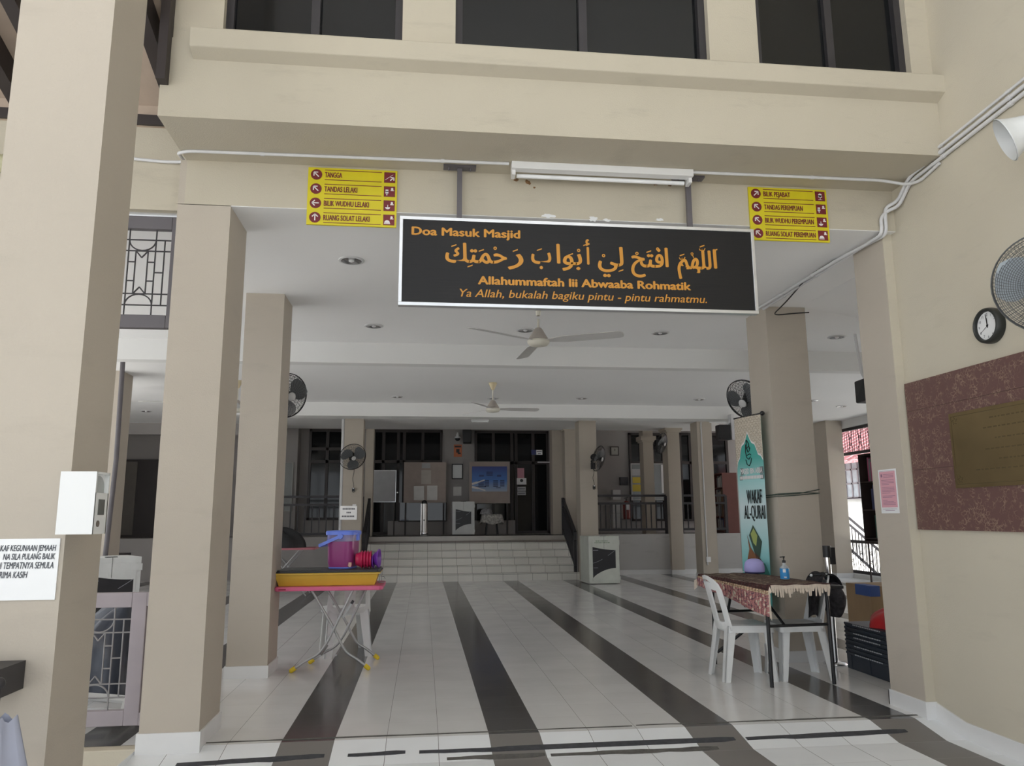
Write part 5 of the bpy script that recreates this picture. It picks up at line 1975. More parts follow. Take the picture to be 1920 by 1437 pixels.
strip('black strip at the left end of the ramp beside the column foot', (330, 1434), (608, 1417), .055, TAPE, 1)
strip('short black strip in the middle of the left white tiles on the ramp', (652, 1416), (760, 1410), .05, TAPE, 2)
strip('longest black strip across the middle of the ramp', (786, 1410), (1378, 1385), .055, TAPE, 3)
strip('worn grey strip on the second dark tile band low on the ramp', (838, 1424), (1022, 1415), .048, TAPE2, 4)
strip('worn grey strip right of the second dark tile band low on the ramp', (1033, 1417), (1347, 1403), .048, TAPE2, 5)
strip('black strip at the right end of the ramp with a notch', (1400, 1385), (1700, 1370), .055, TAPE, 6)
strip('thin dark strip along the crest of the ramp left half', (383, 1394), (1185, 1362), .024, TAPE2, 7, .7)
strip('thin dark strip along the crest of the ramp right half', (1193, 1361), (1731, 1341), .024, TAPE2, 8, .7)

# ================================================================== railings


def railing(name, label, p0, p1, h0, h1, m=DARKMETAL, n=None, sp=.115, posts=True):
    """p0, p1: foot points; h0: height of the lower rail, h1: top"""
    p0, p1 = Vector(p0), Vector(p1)
    t = thing(name, label, 'railing', p0)
    o = p0
    up = Vector((0, 0, 1))
    for nm_, h in (('top_rail', h1), ('middle_rail', h1 - .17), ('bottom_rail', h0)):
        MB(o).bar(p0 + up * h, p1 + up * h, .055, .05).build(nm_, m, t)
    L_ = (p1 - p0).length
    k = int(L_ / sp)
    for i in range(1, k):
        q_ = p0.lerp(p1, i / k)
        MB(o).box((q_.x - .011, q_.y - .011, q_.z + h0), (q_.x + .011, q_.y + .011, q_.z + h1 - .17)).build('baluster', m, t)
    if posts:
        for q_ in (p0, p1):
            MB(o).box((q_.x - .03, q_.y - .03, q_.z + .002), (q_.x + .03, q_.y + .03, q_.z + h1)).build('post', m, t)
    return t


RY = 16.84
PW = PZ + .011
zt_ = at(1200, 930, Y=RY).z - PW
railing('platform_railing', 'dark railing on the low wall right of the steps', (3.46, RY, PW), (at(1249, 960, Y=RY).x, RY, PW), .10, zt_)
railing('platform_railing', 'dark railing on the low wall between the two right columns', (at(1278, 960, Y=RY).x, RY, PW), (at(1345, 960, Y=RY).x + .2, RY, PW), .10, zt_, sp=.14)
railing('platform_railing', 'dark railing on the low wall left of the steps', (-3.8, RY, PW), (-1.40, RY, PW), .06, zt_, sp=.15)
for lab, x in (('dark sloping handrail on the left side of the steps', -1.27), ('dark sloping handrail on the right side of the steps', 3.0)):
    t = thing('step_railing', lab, 'railing', (x, 15.7, .1425))
    o = t.location
    q0, q1 = Vector((x, 15.70, .1425)), Vector((x, 17.03, PZ))
    up = Vector((0, 0, 1))
    for nm_, h in (('top_rail', .80), ('middle_rail', .62), ('bottom_rail', .12)):
        MB(o).bar(q0 + up * h, q1 + up * h, .05, .05).build(nm_, DARKMETAL, t)
    for q_ in (q0 + Vector((0, .03, 0)), q1):
        MB(o).box((q_.x - .03, q_.y - .03, q_.z + .002), (q_.x + .03, q_.y + .03, q_.z + .82)).build('post', DARKMETAL, t)
    for i in range(1, 20):
        q_ = q0.lerp(q1, i / 20)
        MB(o).box((x - .012, q_.y - .012, q_.z + .12), (x + .012, q_.y + .012, q_.z + .62)).build('baluster', DARKMETAL, t)

# right side of the hall: wrought railing, high grille, kerb, outside stair
KW = mat('white_kerb_paint', (.70, .69, .67), .6)
RX = 8.72
struct('trim_right_kerb', MB().box((RX - .12, 5.0, 0), (RX + .12, 19, .075)), KW)
struct('wall_right_beam', MB().box((RX - .1, 5.0, 3.05), (RX + .1, 19, 3.216)), BEAMW)


def wrought(name, label, y0, y1, z0, z1):
    t = thing(name, label, 'railing', (RX, (y0 + y1) / 2, z0), group=None)
    o = t.location
    f = MB(o)
    f.box((RX - .03, y0, z0), (RX + .03, y1, z0 + .06)).box((RX - .03, y0, z1 - .06), (RX + .03, y1, z1)).box((RX - .03, y0, z0), (RX + .03, y0 + .06, z1)).box((RX - .03, y1 - .06, z0), (RX + .03, y1, z1))
    f.build('frame', DARKMETAL, t)
    q_ = MB(o)
    H = z1 - z0
    n = int((y1 - y0) / .085)
    for i in range(1, n):
        y = y0 + (y1 - y0) * i / n
        q_.cyl((RX, y, z0 + .05), (RX, y, z1 - .05), .007, n=6)
    d = (y1 - y0) / n
    for i in range(0, n - 1, 4):
        ya = y0 + d * (i + .5)
        for zz, s_ in ((z0 + .05, 1), (z1 - .05, -1)):
            q_.tube([(RX, ya + d * (1 - cos(pi * k / 10)), zz + s_ * H * .26 * (sin(pi * k / 10)) ** .8) for k in range(11)], .006, 5)
            for k2 in (.30, .34):
                q_.tube([(RX, ya + d + .03 * cos(2 * pi * k / 8), zz + s_ * (H * k2) + .02 * sin(2 * pi * k / 8)) for k in range(8)], .005, 5, closed=True)
    q_.build('bars', DARKMETAL, t)
    return t


zr = at(1585, 1012, X=RX).z
y_a, y_b = at(1672, 1040, X=RX).y, at(1579, 1040, X=RX).y
wrought('wrought_railing', 'low wrought iron railing beside the far right column', y_a - .8, y_b, .085, zr)
zg0, zg1 = at(1572, 857, X=RX).z, at(1572, 798, X=RX).z
wrought('wrought_grille', 'wrought iron grille high at the right opening under the ceiling', y_a - .8, at(1563, 830, X=RX).y, zg0, min(zg1, 3.05))
wrought('wrought_railing', 'low wrought iron railing left of the far right column', 15.75, 18.4, .085, zr)
# outside window and stair
WX = 13.19
a, b = at(1582, 857, X=WX), at(1616, 933, X=WX)
ow = MB().box((WX - .05, b.y - .3, b.z), (WX, a.y + .6, a.z + .1))
w7 = struct('window_7', MB().box((WX - .06, b.y - .35, b.z - .05), (WX - .03, a.y + .65, b.z)).box((WX - .06, b.y - .35, a.z - .02), (WX - .03, a.y + .65, a.z + .1)), GREYFRAME)
MB().box((WX - .04, b.y - .3, b.z), (WX - .02, a.y + .6, a.z)).build('pane', mat('curtained_pane', (.56, .60, .64), .2, var=.25, scale=3), w7)
m_ = MB()
for k in range(4):
    z = b.z + (a.z - b.z) * k / 3
    m_.box((WX - .06, b.y - .3, z - .025), (WX - .03, a.y + .6, z + .025))
for k in range(6):
    y = b.y - .3 + (a.y - b.y + .9) * k / 5
    m_.box((WX - .06, y - .03, b.z), (WX - .03, y + .03, a.z))
m_.build('bars', GREYFRAME, w7)
ST = thing('stair_railing', 'dark sloping stair handrail outside in front of the white house', 'railing', (11.4, 15, -.4))
o = ST.location
p0, p1 = at(1585, 966, X=11.4), at(1625, 1000, X=11.4)
d = (p1 - p0)
p0, p1 = p0 - d * .8, p1 + d * 2.2
MB(o).bar(p0, p1, .05, .05).build('top_rail', DARKMETAL, ST)
dn = Vector((0, 0, -.18))
MB(o).bar(p0 + dn, p1 + dn, .04, .05).build('middle_rail', DARKMETAL, ST)
dn2 = Vector((0, 0, -.86))
MB(o).bar(p0 + dn2, p1 + dn2, .04, .06).build('bottom_rail', DARKMETAL, ST)
for k in range(1, 26):
    q_ = p0.lerp(p1, k / 26)
    MB(o).box((q_.x - .01, q_.y - .01, q_.z - .86), (q_.x + .01, q_.y + .01, q_.z - .18)).build('baluster', DARKMETAL, ST)
for q_ in (p0, p1):
    MB(o).box((q_.x - .03, q_.y - .03, -.4), (q_.x + .03, q_.y + .03, q_.z)).build('post', DARKMETAL, ST)

# bookcases
BROWN = mat('red_brown_laminate', (.15, .05, .04), .45, var=.06)
DKBR = mat('dark_brown_laminate', (.045, .030, .027), .5)
BK = [mat('book_spine_%s' % n, c_, .6) for n, c_ in (('white', (.45, .45, .43)), ('maroon', (.22, .03, .07)), ('blue', (.05, .06, .14)), ('green', (.05, .12, .09)), ('grey', (.18, .18, .19)), ('pink', (.34, .07, .15)), ('brown', (.20, .14, .09)))]


def bookcase(label, loc, rz, W, D, H, nsh, m, books, group):
    t = thing('bookcase', label, 'bookcase', loc, rz)
    MB().box((-W / 2, -D / 2, .002), (-W / 2 + .02, D / 2, H)).build('side_panel', m, t)
    MB().box((W / 2 - .02, -D / 2, .002), (W / 2, D / 2, H)).build('side_panel', m, t)
    MB().box((-W / 2 + .02, D / 2 - .012, .002), (W / 2 - .02, D / 2, H)).build('back_panel', DKBR, t)
    for k in range(nsh + 1):
        z = .05 + (H - .07) * k / nsh
        MB().box((-W / 2 + .02, -D / 2, z), (W / 2 - .02, D / 2 - .012, z + .02)).build('shelf', m, t)
    R = Euler((0, 0, rz)).to_matrix()
    rn = random.Random(int(W * 1000) + nsh)
    for k, x0, cnt, names in books:
        x = x0
        z = .05 + (H - .07) * k / nsh + .0215
        hmax = (H - .07) / nsh - .04
        for j in range(cnt):
            th = rn.uniform(.03, .055)
            if x + th > W / 2 - .025:
                break
            hh = hmax * rn.uniform(.72, .97)
            p = Vector(loc) + R @ Vector((x + th / 2, -D / 2 + .11, z))
            bo = MB().box((-th / 2 + .001, -.085, 0), (th / 2 - .001, .085, hh)).build('book', BK[rn.choice(names)])
            bo.location = p
            bo.rotation_euler = (0, 0, rz)
            tag(bo, 'book ' + ('in the row on shelf %d of ' % (k + 1)) + group, 'book', 'books on ' + group)
            x += th + .002
    return t


# dark bookcase with its open face to the hall, seen left of the pier
c = at(1632, 1012, X=8.25)
zb_ = at(1630, 1016, X=8.2).z
yb0, yb1 = at(1664, 950, X=8.2).y, at(1617, 950, X=8.2).y
ztop = at(1630, 850, X=8.2).z
LB = (8.36, (yb0 + yb1) / 2 - .35, 0.0)
hB = ztop
lg = thing('bookcase_stand', 'low dark stand carrying the dark bookcase at the right railing', 'stand', (LB[0], LB[1], 0))
WB = yb1 - yb0 + .7
for sy in (-1, 1):
    for sx_ in (-1, 1):
        MB().box((sx_ * .14 - .0125, sy * (WB / 2 - .06) - .0125, .001), (sx_ * .14 + .0125, sy * (WB / 2 - .06) + .0125, zb_ - .03)).build('leg', DKBR, lg)
MB().box((-.17, -WB / 2, zb_ - .03), (.17, WB / 2, zb_ - .001)).build('top_board', DKBR, lg)
bookcase('dark bookcase with maroon and green books left of the pier', (LB[0], LB[1], zb_), -pi / 2, WB, .34, hB - zb_, 3, DKBR,
         ((0, -WB / 2 + .35, 6, (0, 3, 1)), (1, -WB / 2 + .30, 7, (2, 2, 4)), (2, -WB / 2 + .25, 9, (1, 5, 4, 3))), 'the dark bookcase at the right railing')
# reddish bookcase on the platform edge
a, b = at(1355, 886, Y=16.9), at(1385, 1002, Y=16.9)
hb = a.z - b.z
bxx = at(1370, 950, Y=17.2).x
bookcase('reddish brown bookcase seen from its side left of the tall banner', ((at(1356, 950, Y=16.95).x + at(1385, 950, Y=16.95).x) / 2, 17.40, PW - .01), -pi / 2, .9, .35, at(1370, 886, Y=16.95).z - PW, 4, BROWN,
         ((0, -.02, 8, (2, 4, 0)), (1, -.1, 9, (6, 0, 4)), (2, .0, 7, (0, 4, 6)), (3, .05, 7, (4, 0))), 'the reddish brown bookcase')

# ================================================================== white conduit, sockets and lamps on the far columns
x = at(1319, 900, Y=15.39).x
cd_ = thing('wall_conduit', 'white conduit running down a far column to a socket box', 'conduit', (x, 15.385, .35))
MB(cd_.location).cyl((x, 15.385, at(1330, 1060, Y=15.385).z), (x, 15.385, 3.2), .013, n=8).build('pipe', PVC, cd_)
MB(cd_.location).box((x - .045 + .02, 15.36, .33), (x + .045 + .02, 15.399, .43)).build('socket_box', WHITEP, cd_)
x = at(649, 850, Y=15.39).x
tag(MB().cyl((xl0 - .03, 15.42, .9), (xl0 - .03, 15.42, 3.2), .03, n=10).build('wall_conduit', PVC), 'grey white pipe on the left edge of the column left of the steps', 'conduit')
for px, py, lab in ((900, 790, 'dim tube lamp under the ceiling above the platform doors'), (1345, 791, 'bright edged tube lamp above the hanging speaker at the banner')):
    c = at(px, py, Y=14.6 if px < 1000 else 14.2)
    t = thing('tube_lamp', lab, 'lamp', c, group=None)
    MB().box((-.17, -.05, 0), (.17, .05, .05)).build('housing', WHITEP, t)
    MB().cyl((-.16, 0, -.012), (.16, 0, -.012), .012, n=10).build('tube', MATS['frosted_tube'], t)
    MB().cyl((0, 0, .05), (0, 0, 3.49 - c.z), .006, n=8).build('hanger', WHITEP, t)
c = at(1356, 812, Y=13.0)
sp2 = thing('loudspeaker', 'black loudspeaker on a pale bracket left of the tall banner', 'loudspeaker', c)
MB().box((-.11, -.10, -.13), (.11, .10, .14)).build('cabinet', BLACKP, sp2, bevel=.02)
MB().box((-.095, -.106, -.115), (.095, -.099, .125)).build('grille', MATS['speaker_grille'], sp2)
MB().tube([(.05, .05, .1), (.16, .08, .20), (.20, .12, .30)], .02, 8).box((.17, .02, -.12), (.22, .17, .34)).build('bracket', PVC, sp2)
bkx = at(1395, 850, Y=13.17)
# metal notice plate and switch on the left far column
a, b = at(638, 949, Y=15.39), at(669, 975, Y=15.39)
np_ = thing('notice_plate', 'grey metal notice plate on the column left of the steps', 'sign', ((a.x + b.x) / 2, 15.395, b.z))
MB(np_.location).box((a.x, 15.385, b.z), (b.x, 15.399, a.z)).build('plate', STEEL, np_)
m_ = MB(np_.location)
for k, (zz, w0, w1) in enumerate(((.78, .15, .8), (.52, .38, .62), (.25, .12, .85))):
    xx = a.x + (b.x - a.x) * w0
    while xx < a.x + (b.x - a.x) * w1:
        m_.box((xx, 15.383, b.z + (a.z - b.z) * zz - .014), (xx + .022, 15.385, b.z + (a.z - b.z) * zz + .014))
        xx += .03
m_.build('lettering', INK, np_)
a = at(664, 948, Y=15.39)
tag(MB().box((a.x - .03, 15.37, a.z - .015), (a.x + .04, 15.399, a.z + .02)).build('wall_switch', WHITEP), 'small white switch just above the metal notice plate', 'switch')

# ================================================================== boards and things at the back of the platform


def sheet(name, label, cat, px0, py0, px1, py1, Y, m, th=.01, group=None, frame=None, fw=.02):
    a, b = at(px0, py0, Y=Y), at(px1, py1, Y=Y)
    t = thing(name, label, cat, ((a.x + b.x) / 2, Y, b.z), group=group)
    o = t.location
    MB(o).box((a.x, Y, b.z), (b.x, Y + th, a.z)).build('sheet', m, t)
    if frame:
        f = MB(o)
        f.box((a.x - fw, Y - .008, b.z - fw), (a.x, Y + th, a.z + fw)).box((b.x, Y - .008, b.z - fw), (b.x + fw, Y + th, a.z + fw)).box((a.x, Y - .008, a.z), (b.x, Y + th, a.z + fw)).box((a.x, Y - .008, b.z - fw), (b.x, Y + th, b.z))
        f.build('frame', frame, t)
    return t, a, b


BOARDG = mat('grey_board', (.42, .42, .43), .5)
BOARDB = mat('brown_notice_board', (.40, .335, .30), .8)
BY = 18.7
t, a, b = sheet('whiteboard', 'grey white board on legs left of the dark glazed doors', 'board', 699, 883, 741, 941, 18.55, BOARDG, frame=ALU, fw=.012)
for x in (a.x + .02, b.x - .02):
    MB(t.location).box((x - .015, 18.57, PZ + .001), (x + .015, 18.60, a.z)).build('leg', WOODD, t)


def legs(t, a, b, Y):
    for x in (a.x + .05, b.x - .05):
        MB(t.location).box((x - .02, Y + .012, PZ + .001), (x + .02, Y + .04, a.z)).build('leg', WOODD, t)


t, a, b = sheet('notice_board', 'brown notice board with a few sheets left of the framed certificate', 'board', 758, 867, 836, 943, BY, BOARDB)
legs(t, a, b, BY)
sheet('paper_sheet', 'small grey sheet at the top of the brown notice board', 'paper', 791, 869, 807, 878, BY - .012, BOARDG, .002)
sheet('paper_sheet', 'tall sheet in the middle of the brown notice board', 'paper', 790, 882, 808, 908, BY - .012, mat('cream_paper', (.50, .46, .42), .6), .002)
sheet('paper_sheet', 'lower left shiny sheet on the brown notice board', 'paper', 776, 912, 795, 938, BY - .012, mat('shiny_paper', (.55, .53, .50), .25), .002)
sheet('paper_sheet', 'lower right shiny sheet on the brown notice board', 'paper', 801, 911, 820, 938, BY - .012, MATS['shiny_paper'], .002)
sheet('certificate', 'black framed white certificate between the two notice boards', 'picture', 849, 872, 866, 897, 18.97, PAPER, frame=BLACKP, fw=.025)
sheet('paper_sheet', 'small shiny sheet under the framed certificate', 'paper', 850, 913, 865, 930, 18.985, MATS['shiny_paper'], .002)
t, a, b = sheet('notice_board', 'brown notice board carrying the big blue poster', 'board', 881, 867, 955, 943, BY, BOARDB, frame=mat('board_edge', (.38, .34, .31), .6), fw=.015)
legs(t, a, b, BY)
BLUEPOST = bpy.data.materials.new('blue_poster_print')
BLUEPOST.use_nodes = True
_n, _l = BLUEPOST.node_tree.nodes, BLUEPOST.node_tree.links
_t, _s, _r = _n.new('ShaderNodeTexCoord'), _n.new('ShaderNodeSeparateXYZ'), _n.new('ShaderNodeValToRGB')
_l.new(_t.outputs['Generated'], _s.inputs[0])
_l.new(_s.outputs['Z'], _r.inputs[0])
e = _r.color_ramp.elements
e[0].color, e[1].color = (.42, .50, .62, 1), (.05, .07, .28, 1)
q_ = e.new(.45)
q_.color = (.08, .22, .60, 1)
_l.new(_r.outputs[0], _n['Principled BSDF'].inputs['Base Color'])
t, a, b = sheet('poster', 'blue organisation chart poster with a white swoosh', 'poster', 885, 875, 951, 922, BY - .014, BLUEPOST, .003)
m_ = MB(t.location)
W_, H_ = b.x - a.x, a.z - b.z
for u, v, ww, n in ((.5, .68, .18, 4), (.27, .55, .14, 2), (.77, .55, .12, 2), (.26, .32, .16, 6), (.42, .34, .13, 6), (.67, .33, .14, 6), (.86, .34, .12, 6), (.25, .09, .3, 1), (.75, .05, .13, 1)):
    for k in range(n):
        zz = b.z + H_ * (v + .10 - .045 * k)
        m_.box((a.x + W_ * (u - ww / 2), BY - .0155, zz - .008), (a.x + W_ * (u + ww / 2), BY - .0142, zz + .008))
m_.build('name_lines', mat('poster_ink', (.02, .025, .08), .6), t)
m_ = MB(t.location)
for pts in ([(.0, .30), (.15, .36), (.36, .46)], [(0, .18), (.18, .13), (.38, .04)]):
    q_ = [Vector((a.x + W_ * u, BY - .0162, b.z + H_ * v)) for u, v in pts]
    for k in range(len(q_) - 1):
        m_.bar(q_[k], q_[k + 1], .001, .05 - .02 * k)
m_.build('swoosh', WHITEL, t)
t, a, b = sheet('warning_sign', 'orange camera warning sign below the dome camera', 'sign', 851, 834, 866, 857, 18.985, mat('orange_sign', (.52, .15, .06), .5), .004)
m_ = MB(t.location)
m_.box((a.x + .02, 18.982, a.z - .07), (b.x - .02, 18.985, a.z - .03)).box((a.x + .06, 18.982, a.z - .20), (b.x - .06, 18.985, a.z - .11)).box((a.x + .10, 18.982, a.z - .24), (b.x - .03, 18.985, a.z - .20))
m_.build('print', BLACKP, t)
c = at(858, 822, Y=18.8)
cc_ = thing('dome_camera', 'small white dome camera above the orange sign', 'camera', c)
MB().lathe([(.02, .14), (.03, .06), (.07, .03), (.075, 0), (.001, 0)], n=20).box((-.03, .0, .06), (.03, .199, .10)).build('housing', WHITEP, cc_)
MB().ball((0, 0, -.01), .065).build('dome', BLACKP, cc_)
c = at(876, 819, Y=18.7)
s3 = thing('loudspeaker', 'black loudspeaker on the back wall beside the dome camera', 'loudspeaker', c)
MB().hexa([(-.11, -.12, -.17), (.09, -.14, -.17), (.12, .12, -.17), (-.10, .12, -.17)], [(-.12, -.12, .17), (.09, -.14, .17), (.12, .12, .17), (-.11, .12, .17)]).build('cabinet', BLACKP, s3, bevel=.02)
MB().box((-.02, .10, -.03), (.02, .299, .03)).tube([(0, .1, .15), (0, .2, .3), (.01, .27, .34)], .008, 6).build('bracket', BLACKP, s3)
for lab, q0, q1, q2, q3, m in (('pink notice on the dark door', 970, 878, 983, 897, mat('dull_pink_paper', (.55, .27, .32), .7)), ('white notice with a black disc on the dark door', 969, 897, 987, 909, PAPER),
                               ('grey notice strip on the dark door', 970, 913, 986, 921, BOARDG), ('pale notice strip lowest on the dark door', 970, 922, 986, 929, BOARDG)):
    t, a, b = sheet('notice', lab, 'paper', q0, q1, q2, q3, 18.91, m, .004)
    if 'disc' in lab:
        MB(t.location).cyl(((a.x + b.x) / 2, 18.909, (a.z + b.z) / 2 + .02), ((a.x + b.x) / 2, 18.911, (a.z + b.z) / 2 + .02), .04, n=16).build('disc', BLACKP, t)
    elif 'pale' in lab or 'grey' in lab:
        MB(t.location).box((a.x + .02, 18.908, (a.z + b.z) / 2 - .01), (b.x - .02, 18.91, (a.z + b.z) / 2 + .01)).build('print', INK, t)
t, a, b = sheet('door_sign', 'blue and white sign high on the dark door', 'sign', 996, 844, 1017, 853, 18.91, PAPER, .004)
MB(t.location).box((a.x, 18.908, b.z), (a.x + (b.x - a.x) * .45, 18.91, a.z)).build('blue_field', mat('navy_field', (.04, .05, .16), .5), t)
MB(t.location).box((a.x + (b.x - a.x) * .5, 18.908, (a.z + b.z) / 2 + .01), (b.x - .02, 18.91, (a.z + b.z) / 2 + .03)).box((a.x + (b.x - a.x) * .6, 18.908, (a.z + b.z) / 2 - .04), (b.x - .04, 18.91, (a.z + b.z) / 2 - .02)).build('print', INK, t)
t, a, b = sheet('door_bar', 'pale door closer bar across the dark door', 'bar', 1008, 866, 1031, 868, 18.90, ALU, .02)
# steel cylinder
c0, c1 = at(789, 955, Y=17.7), at(802, 955, Y=17.7)
zt_ = at(795, 945, Y=17.7).z
dr_ = thing('steel_cylinder', 'tall stainless steel cylinder with a black cap on the platform', 'cylinder', ((c0.x + c1.x) / 2, 17.7, PZ + .001))
rr = (c1.x - c0.x) / 2
hh = zt_ - PZ
MB().cyl((0, 0, .0), (0, 0, hh), rr, n=24).build('barrel', STEEL, dr_)
MB().lathe([(rr * 1.03, .02), (rr * 1.06, .03), (rr * 1.06, .06), (rr * 1.03, .07)], n=24).cyl((-rr * .9, -rr * .6, 0), (-rr * .9, -rr * .6, hh), .012, n=8).build('band', CHROME, dr_)
MB().ball((0, 0, hh + .03), (rr * .75, rr * .75, rr * .65)).cyl((0, 0, hh - .01), (0, 0, hh + .03), rr * .8, n=20).build('cap', BLACKP, dr_)
MB().cyl((0, -rr, hh * .48), (0, -rr - .02, hh * .48), .018, n=10).build('tap', BLACKP, dr_)
# cloth covered table
c = at(922, 1000, Y=18.1)
ct = thing('side_table', 'small table with thin dark legs under a flowered cloth on the platform', 'table', (c.x, 18.1, PZ + .001))
for sx_ in (-1, 1):
    for sy in (-1, 1):
        MB().cyl((sx_ * .14, sy * .13, 0), (sx_ * .10, sy * .1, .44), .012, n=8).build('leg', BLACKM, ct)
MB().box((-.22, -.2, .44), (.22, .2, .46)).build('tabletop', WOODD, ct)


def cl_(u, v):
    a = 2 * pi * u
    k = (abs(cos(a)) ** 4 + abs(sin(a)) ** 4) ** -.25
    if v < .5:
        r = .24 * v * 2
        return Vector((c.x + r * k * cos(a), 18.1 + r * k * sin(a), PZ + .4645))
    w_ = (v - .5) * 2
    r = .24 + .03 * w_ + .02 * w_ * sin(7 * a)
    return Vector((c.x + r * k * cos(a), 18.1 + r * k * sin(a), PZ + .4645 - .20 * w_ * (1 + .15 * sin(3 * a))))


FLOWER = mat('flowered_cloth', (.40, .385, .36), .9, var=.55, scale=22)
tag(MB().surf(cl_, 48, 12).build('tablecloth', FLOWER), 'grey flowered cloth over the small platform table', 'tablecloth')


def cl2(u, v):
    a = 2 * pi * u
    return Vector((c.x - .13 + .14 * cos(a) * cos(pi / 2 * v) * (1 + .15 * sin(4 * a)), 18.08 + .14 * sin(a) * cos(pi / 2 * v), PZ + .467 + .15 * sin(pi / 2 * v)))


tag(MB().surf(cl2, 24, 8).build('cloth_bundle', mat('grey_bundle', (.30, .30, .31), .9, var=.4, scale=20)), 'grey cloth bundle lying on the small platform table', 'cloth')
# low glass fronted cabinet between the boards
a, b = at(750, 943, Y=18.85), at(835, 976, Y=18.85)
struct('wall_parapet', MB().box((at(727, 990, Y=18.86).x, 18.86, PZ), (at(966, 990, Y=18.86).x, 18.93, at(800, 977, Y=18.86).z)), GREY_WALL)
SHINY = mat('mirror_dark_glass', (.012, .014, .018), .03, spec=.6)
gp = thing('glass_panel', 'dark shiny glass panel low behind the steel cylinder', 'glass panel', ((a.x + b.x) / 2, 18.80, b.z))
MB(gp.location).box((a.x, 18.80, b.z), (b.x, 18.82, a.z)).build('pane', SHINY, gp)
MB(gp.location).box((a.x, 18.79, b.z - .03), (b.x, 18.83, b.z)).box((a.x - .03, 18.79, b.z - .03), (a.x, 18.83, a.z)).box((b.x, 18.79, b.z - .03), (b.x + .03, 18.83, a.z)).box(((a.x + b.x) / 2 - .02, 18.79, b.z), ((a.x + b.x) / 2 + .02, 18.83, a.z)).build('frame', WOODD, gp)
# right of the steps, behind the railing
t, a, b = sheet('notice_board', 'glazed notice board with yellow sheets behind the right railing', 'board', 1184, 871, 1246, 937, 18.85, mat('board_glass_back', (.20, .21, .21), .2), .1495, frame=mat('pale_frame', (.48, .48, .47), .5), fw=.02)
for lab, q0, q1, q2, q3, m in (('upper yellow sheet in the glazed notice board', 1186, 895, 1203, 906, mat('yellow_sheet', (.55, .42, .05), .6)), ('lower yellow sheet in the glazed notice board', 1186, 909, 1203, 922, MATS['yellow_sheet']), ('grey sheet above the yellow sheets in the glazed notice board', 1185, 880, 1202, 892, BOARDG),
                               ('pale tall sheet at the right of the glazed notice board', 1239, 872, 1246, 925, PAPER)):
    sheet('paper_sheet', lab, 'paper', q0, q1, q2, q3, 18.84, m, .003)
t, a, b = sheet('square_clock', 'square clock on the back wall right of the steps fan', 'clock', 1146, 839, 1159, 853, 18.97, mat('dull_dial', (.42, .42, .38), .5), .02, frame=WOODD, fw=.02)
m_ = MB(t.location)
cx_, cz_ = (a.x + b.x) / 2, (a.z + b.z) / 2
m_.bar((cx_, 18.966, cz_), (cx_ + .0, 18.966, cz_ + .06), .002, .008, up=(1, 0, 0)).bar((cx_, 18.966, cz_), (cx_ + .01, 18.966, cz_ + .045), .002, .012, up=(1, 0, 0))
m_.build('hands', BLACKP, t)
sheet('electric_box', 'dark electric box on the back wall left of the glazed notice board', 'box', 1163, 895, 1178, 910, 18.9, DARKMETAL, .09)
for k, (q0, q1, q2, q3, lab) in enumerate(((1149, 919, 1164, 937, 'white box on the back wall just above the right railing'), (1149, 943, 1164, 962, 'upper white box behind the balusters right of the steps'), (1149, 963, 1163, 990, 'lower white box behind the balusters right of the steps'))):
    sheet('storage_box', lab, 'box', q0, q1, q2, q3, 18.8, mat('dull_white_box', (.60, .60, .60), .6), .1995)
c = at(1175, 958, Y=18.6)
fe = thing('fire_extinguisher', 'dark red fire extinguisher behind the right railing', 'extinguisher', (c.x, 18.6, c.z - .2))
MB().lathe([(.001, 0), (.085, 0), (.09, .02), (.09, .36), (.06, .42), (.03, .44), (.001, .44)], n=20).build('cylinder', mat('extinguisher_red', (.20, .03, .025), .35), fe)
MB().box((-.04, -.096, .22), (.05, -.088, .36)).build('label', PAPER, fe)
MB().cyl((0, 0, .44), (0, 0, .5), .02, n=10).bar((-.06, 0, .5), (.05, 0, .53), .02, .015).build('valve', BLACKP, fe)
st_ = MB().box((-.12, -.1, -.012), (.12, .3999, 0)).build('shelf_bracket', DARKMETAL, fe)
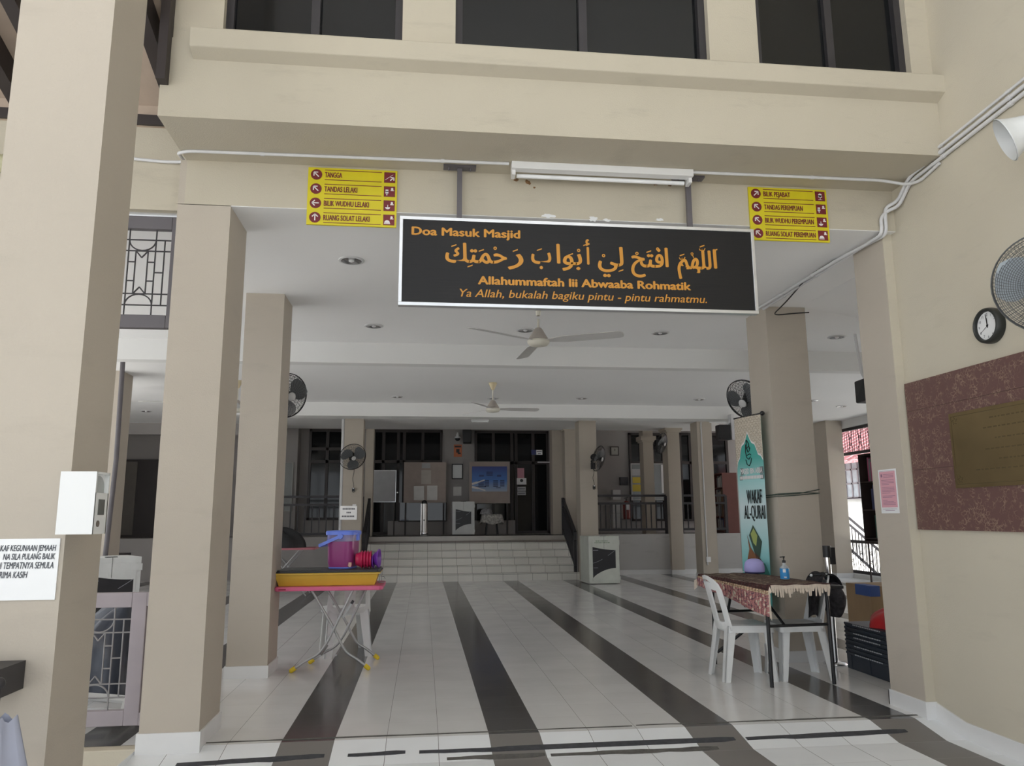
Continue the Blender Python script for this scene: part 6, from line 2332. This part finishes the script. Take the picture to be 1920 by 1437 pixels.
# ceiling fan far under the platform ceiling and dim windows frames at the left
c = at(1010, 802, Y=17.8)
ff = thing('ceiling_fan', 'dim white ceiling fan above the dark doors on the platform', 'fan', (c.x, 17.8, 3.499), group='ceiling fans of the hall')
h = c.z - 3.499
MB().cyl((0, 0, 0), (0, 0, h), .012, n=8).build('rod', IVORY, ff)
MB().lathe([(.02, h + .1), (.09, h + .02), (.10, h), (.08, h - .03), (.001, h - .035)], n=20).build('motor_bowl', IVORY, ff)
for k in range(3):
    a_ = .4 + k * 2 * pi / 3
    u, s_ = Vector((cos(a_), sin(a_), 0)), Vector((-sin(a_), cos(a_), 0))
    MB().poly([u * r + s_ * w_ + Vector((0, 0, h - .01)) for r, w_ in ((.09, .03), (.6, .06), (.6, -.06), (.09, -.03))], (0, 0, 1), .006).build('blade', GREYB, ff)
t, a, b = sheet('notice_board', 'dim glazed board on the wall beyond the left column', 'board', 531, 869, 545, 958, 18.55, mat('dim_board', (.20, .21, .20), .3), .0505, frame=mat('dim_frame', (.36, .36, .34), .5), fw=.02)

# ================================================================== details that sit on a part hang under that part
ON = {'badge': ('guard',), 'numeral': ('dial',), 'lettering': ('panel', 'sheet', 'plate'), 'pictogram': ('panel',), 'arrow': ('panel',), 'engraving': ('plate',), 'print': ('sheet',), 'name_lines': ('sheet',), 'swoosh': ('sheet',),
      'edge_print': ('body',), 'dark_print': ('door',), 'print_lines': ('door',), 'green_lettering': ('door',), 'latch_plate': ('door',), 'blue_patch': ('body',), 'bulb': ('reflector',), 'lattice_lines': ('lattice_head',),
      'white_lettering': ('lettering_outline',), 'screen': ('case',), 'button': ('case',), 'recess': ('case',), 'band': ('barrel',), 'maker_mark': ('tabletop',), 'disc': ('sheet',), 'blue_field': ('sheet',), 'brim_lining': ('crown',), 'socket_box': ('pipe',), 'clip': ('pipe',)}
for ob in list(COL.objects):
    base = ob.name.split('.')[0]
    if base in ON and ob.parent and ob.parent.type == 'EMPTY' and len(ob.parent.children) > 2:
        for sib in ob.parent.children:
            if sib.name.split('.')[0] in ON[base]:
                ob.parent = sib
                break
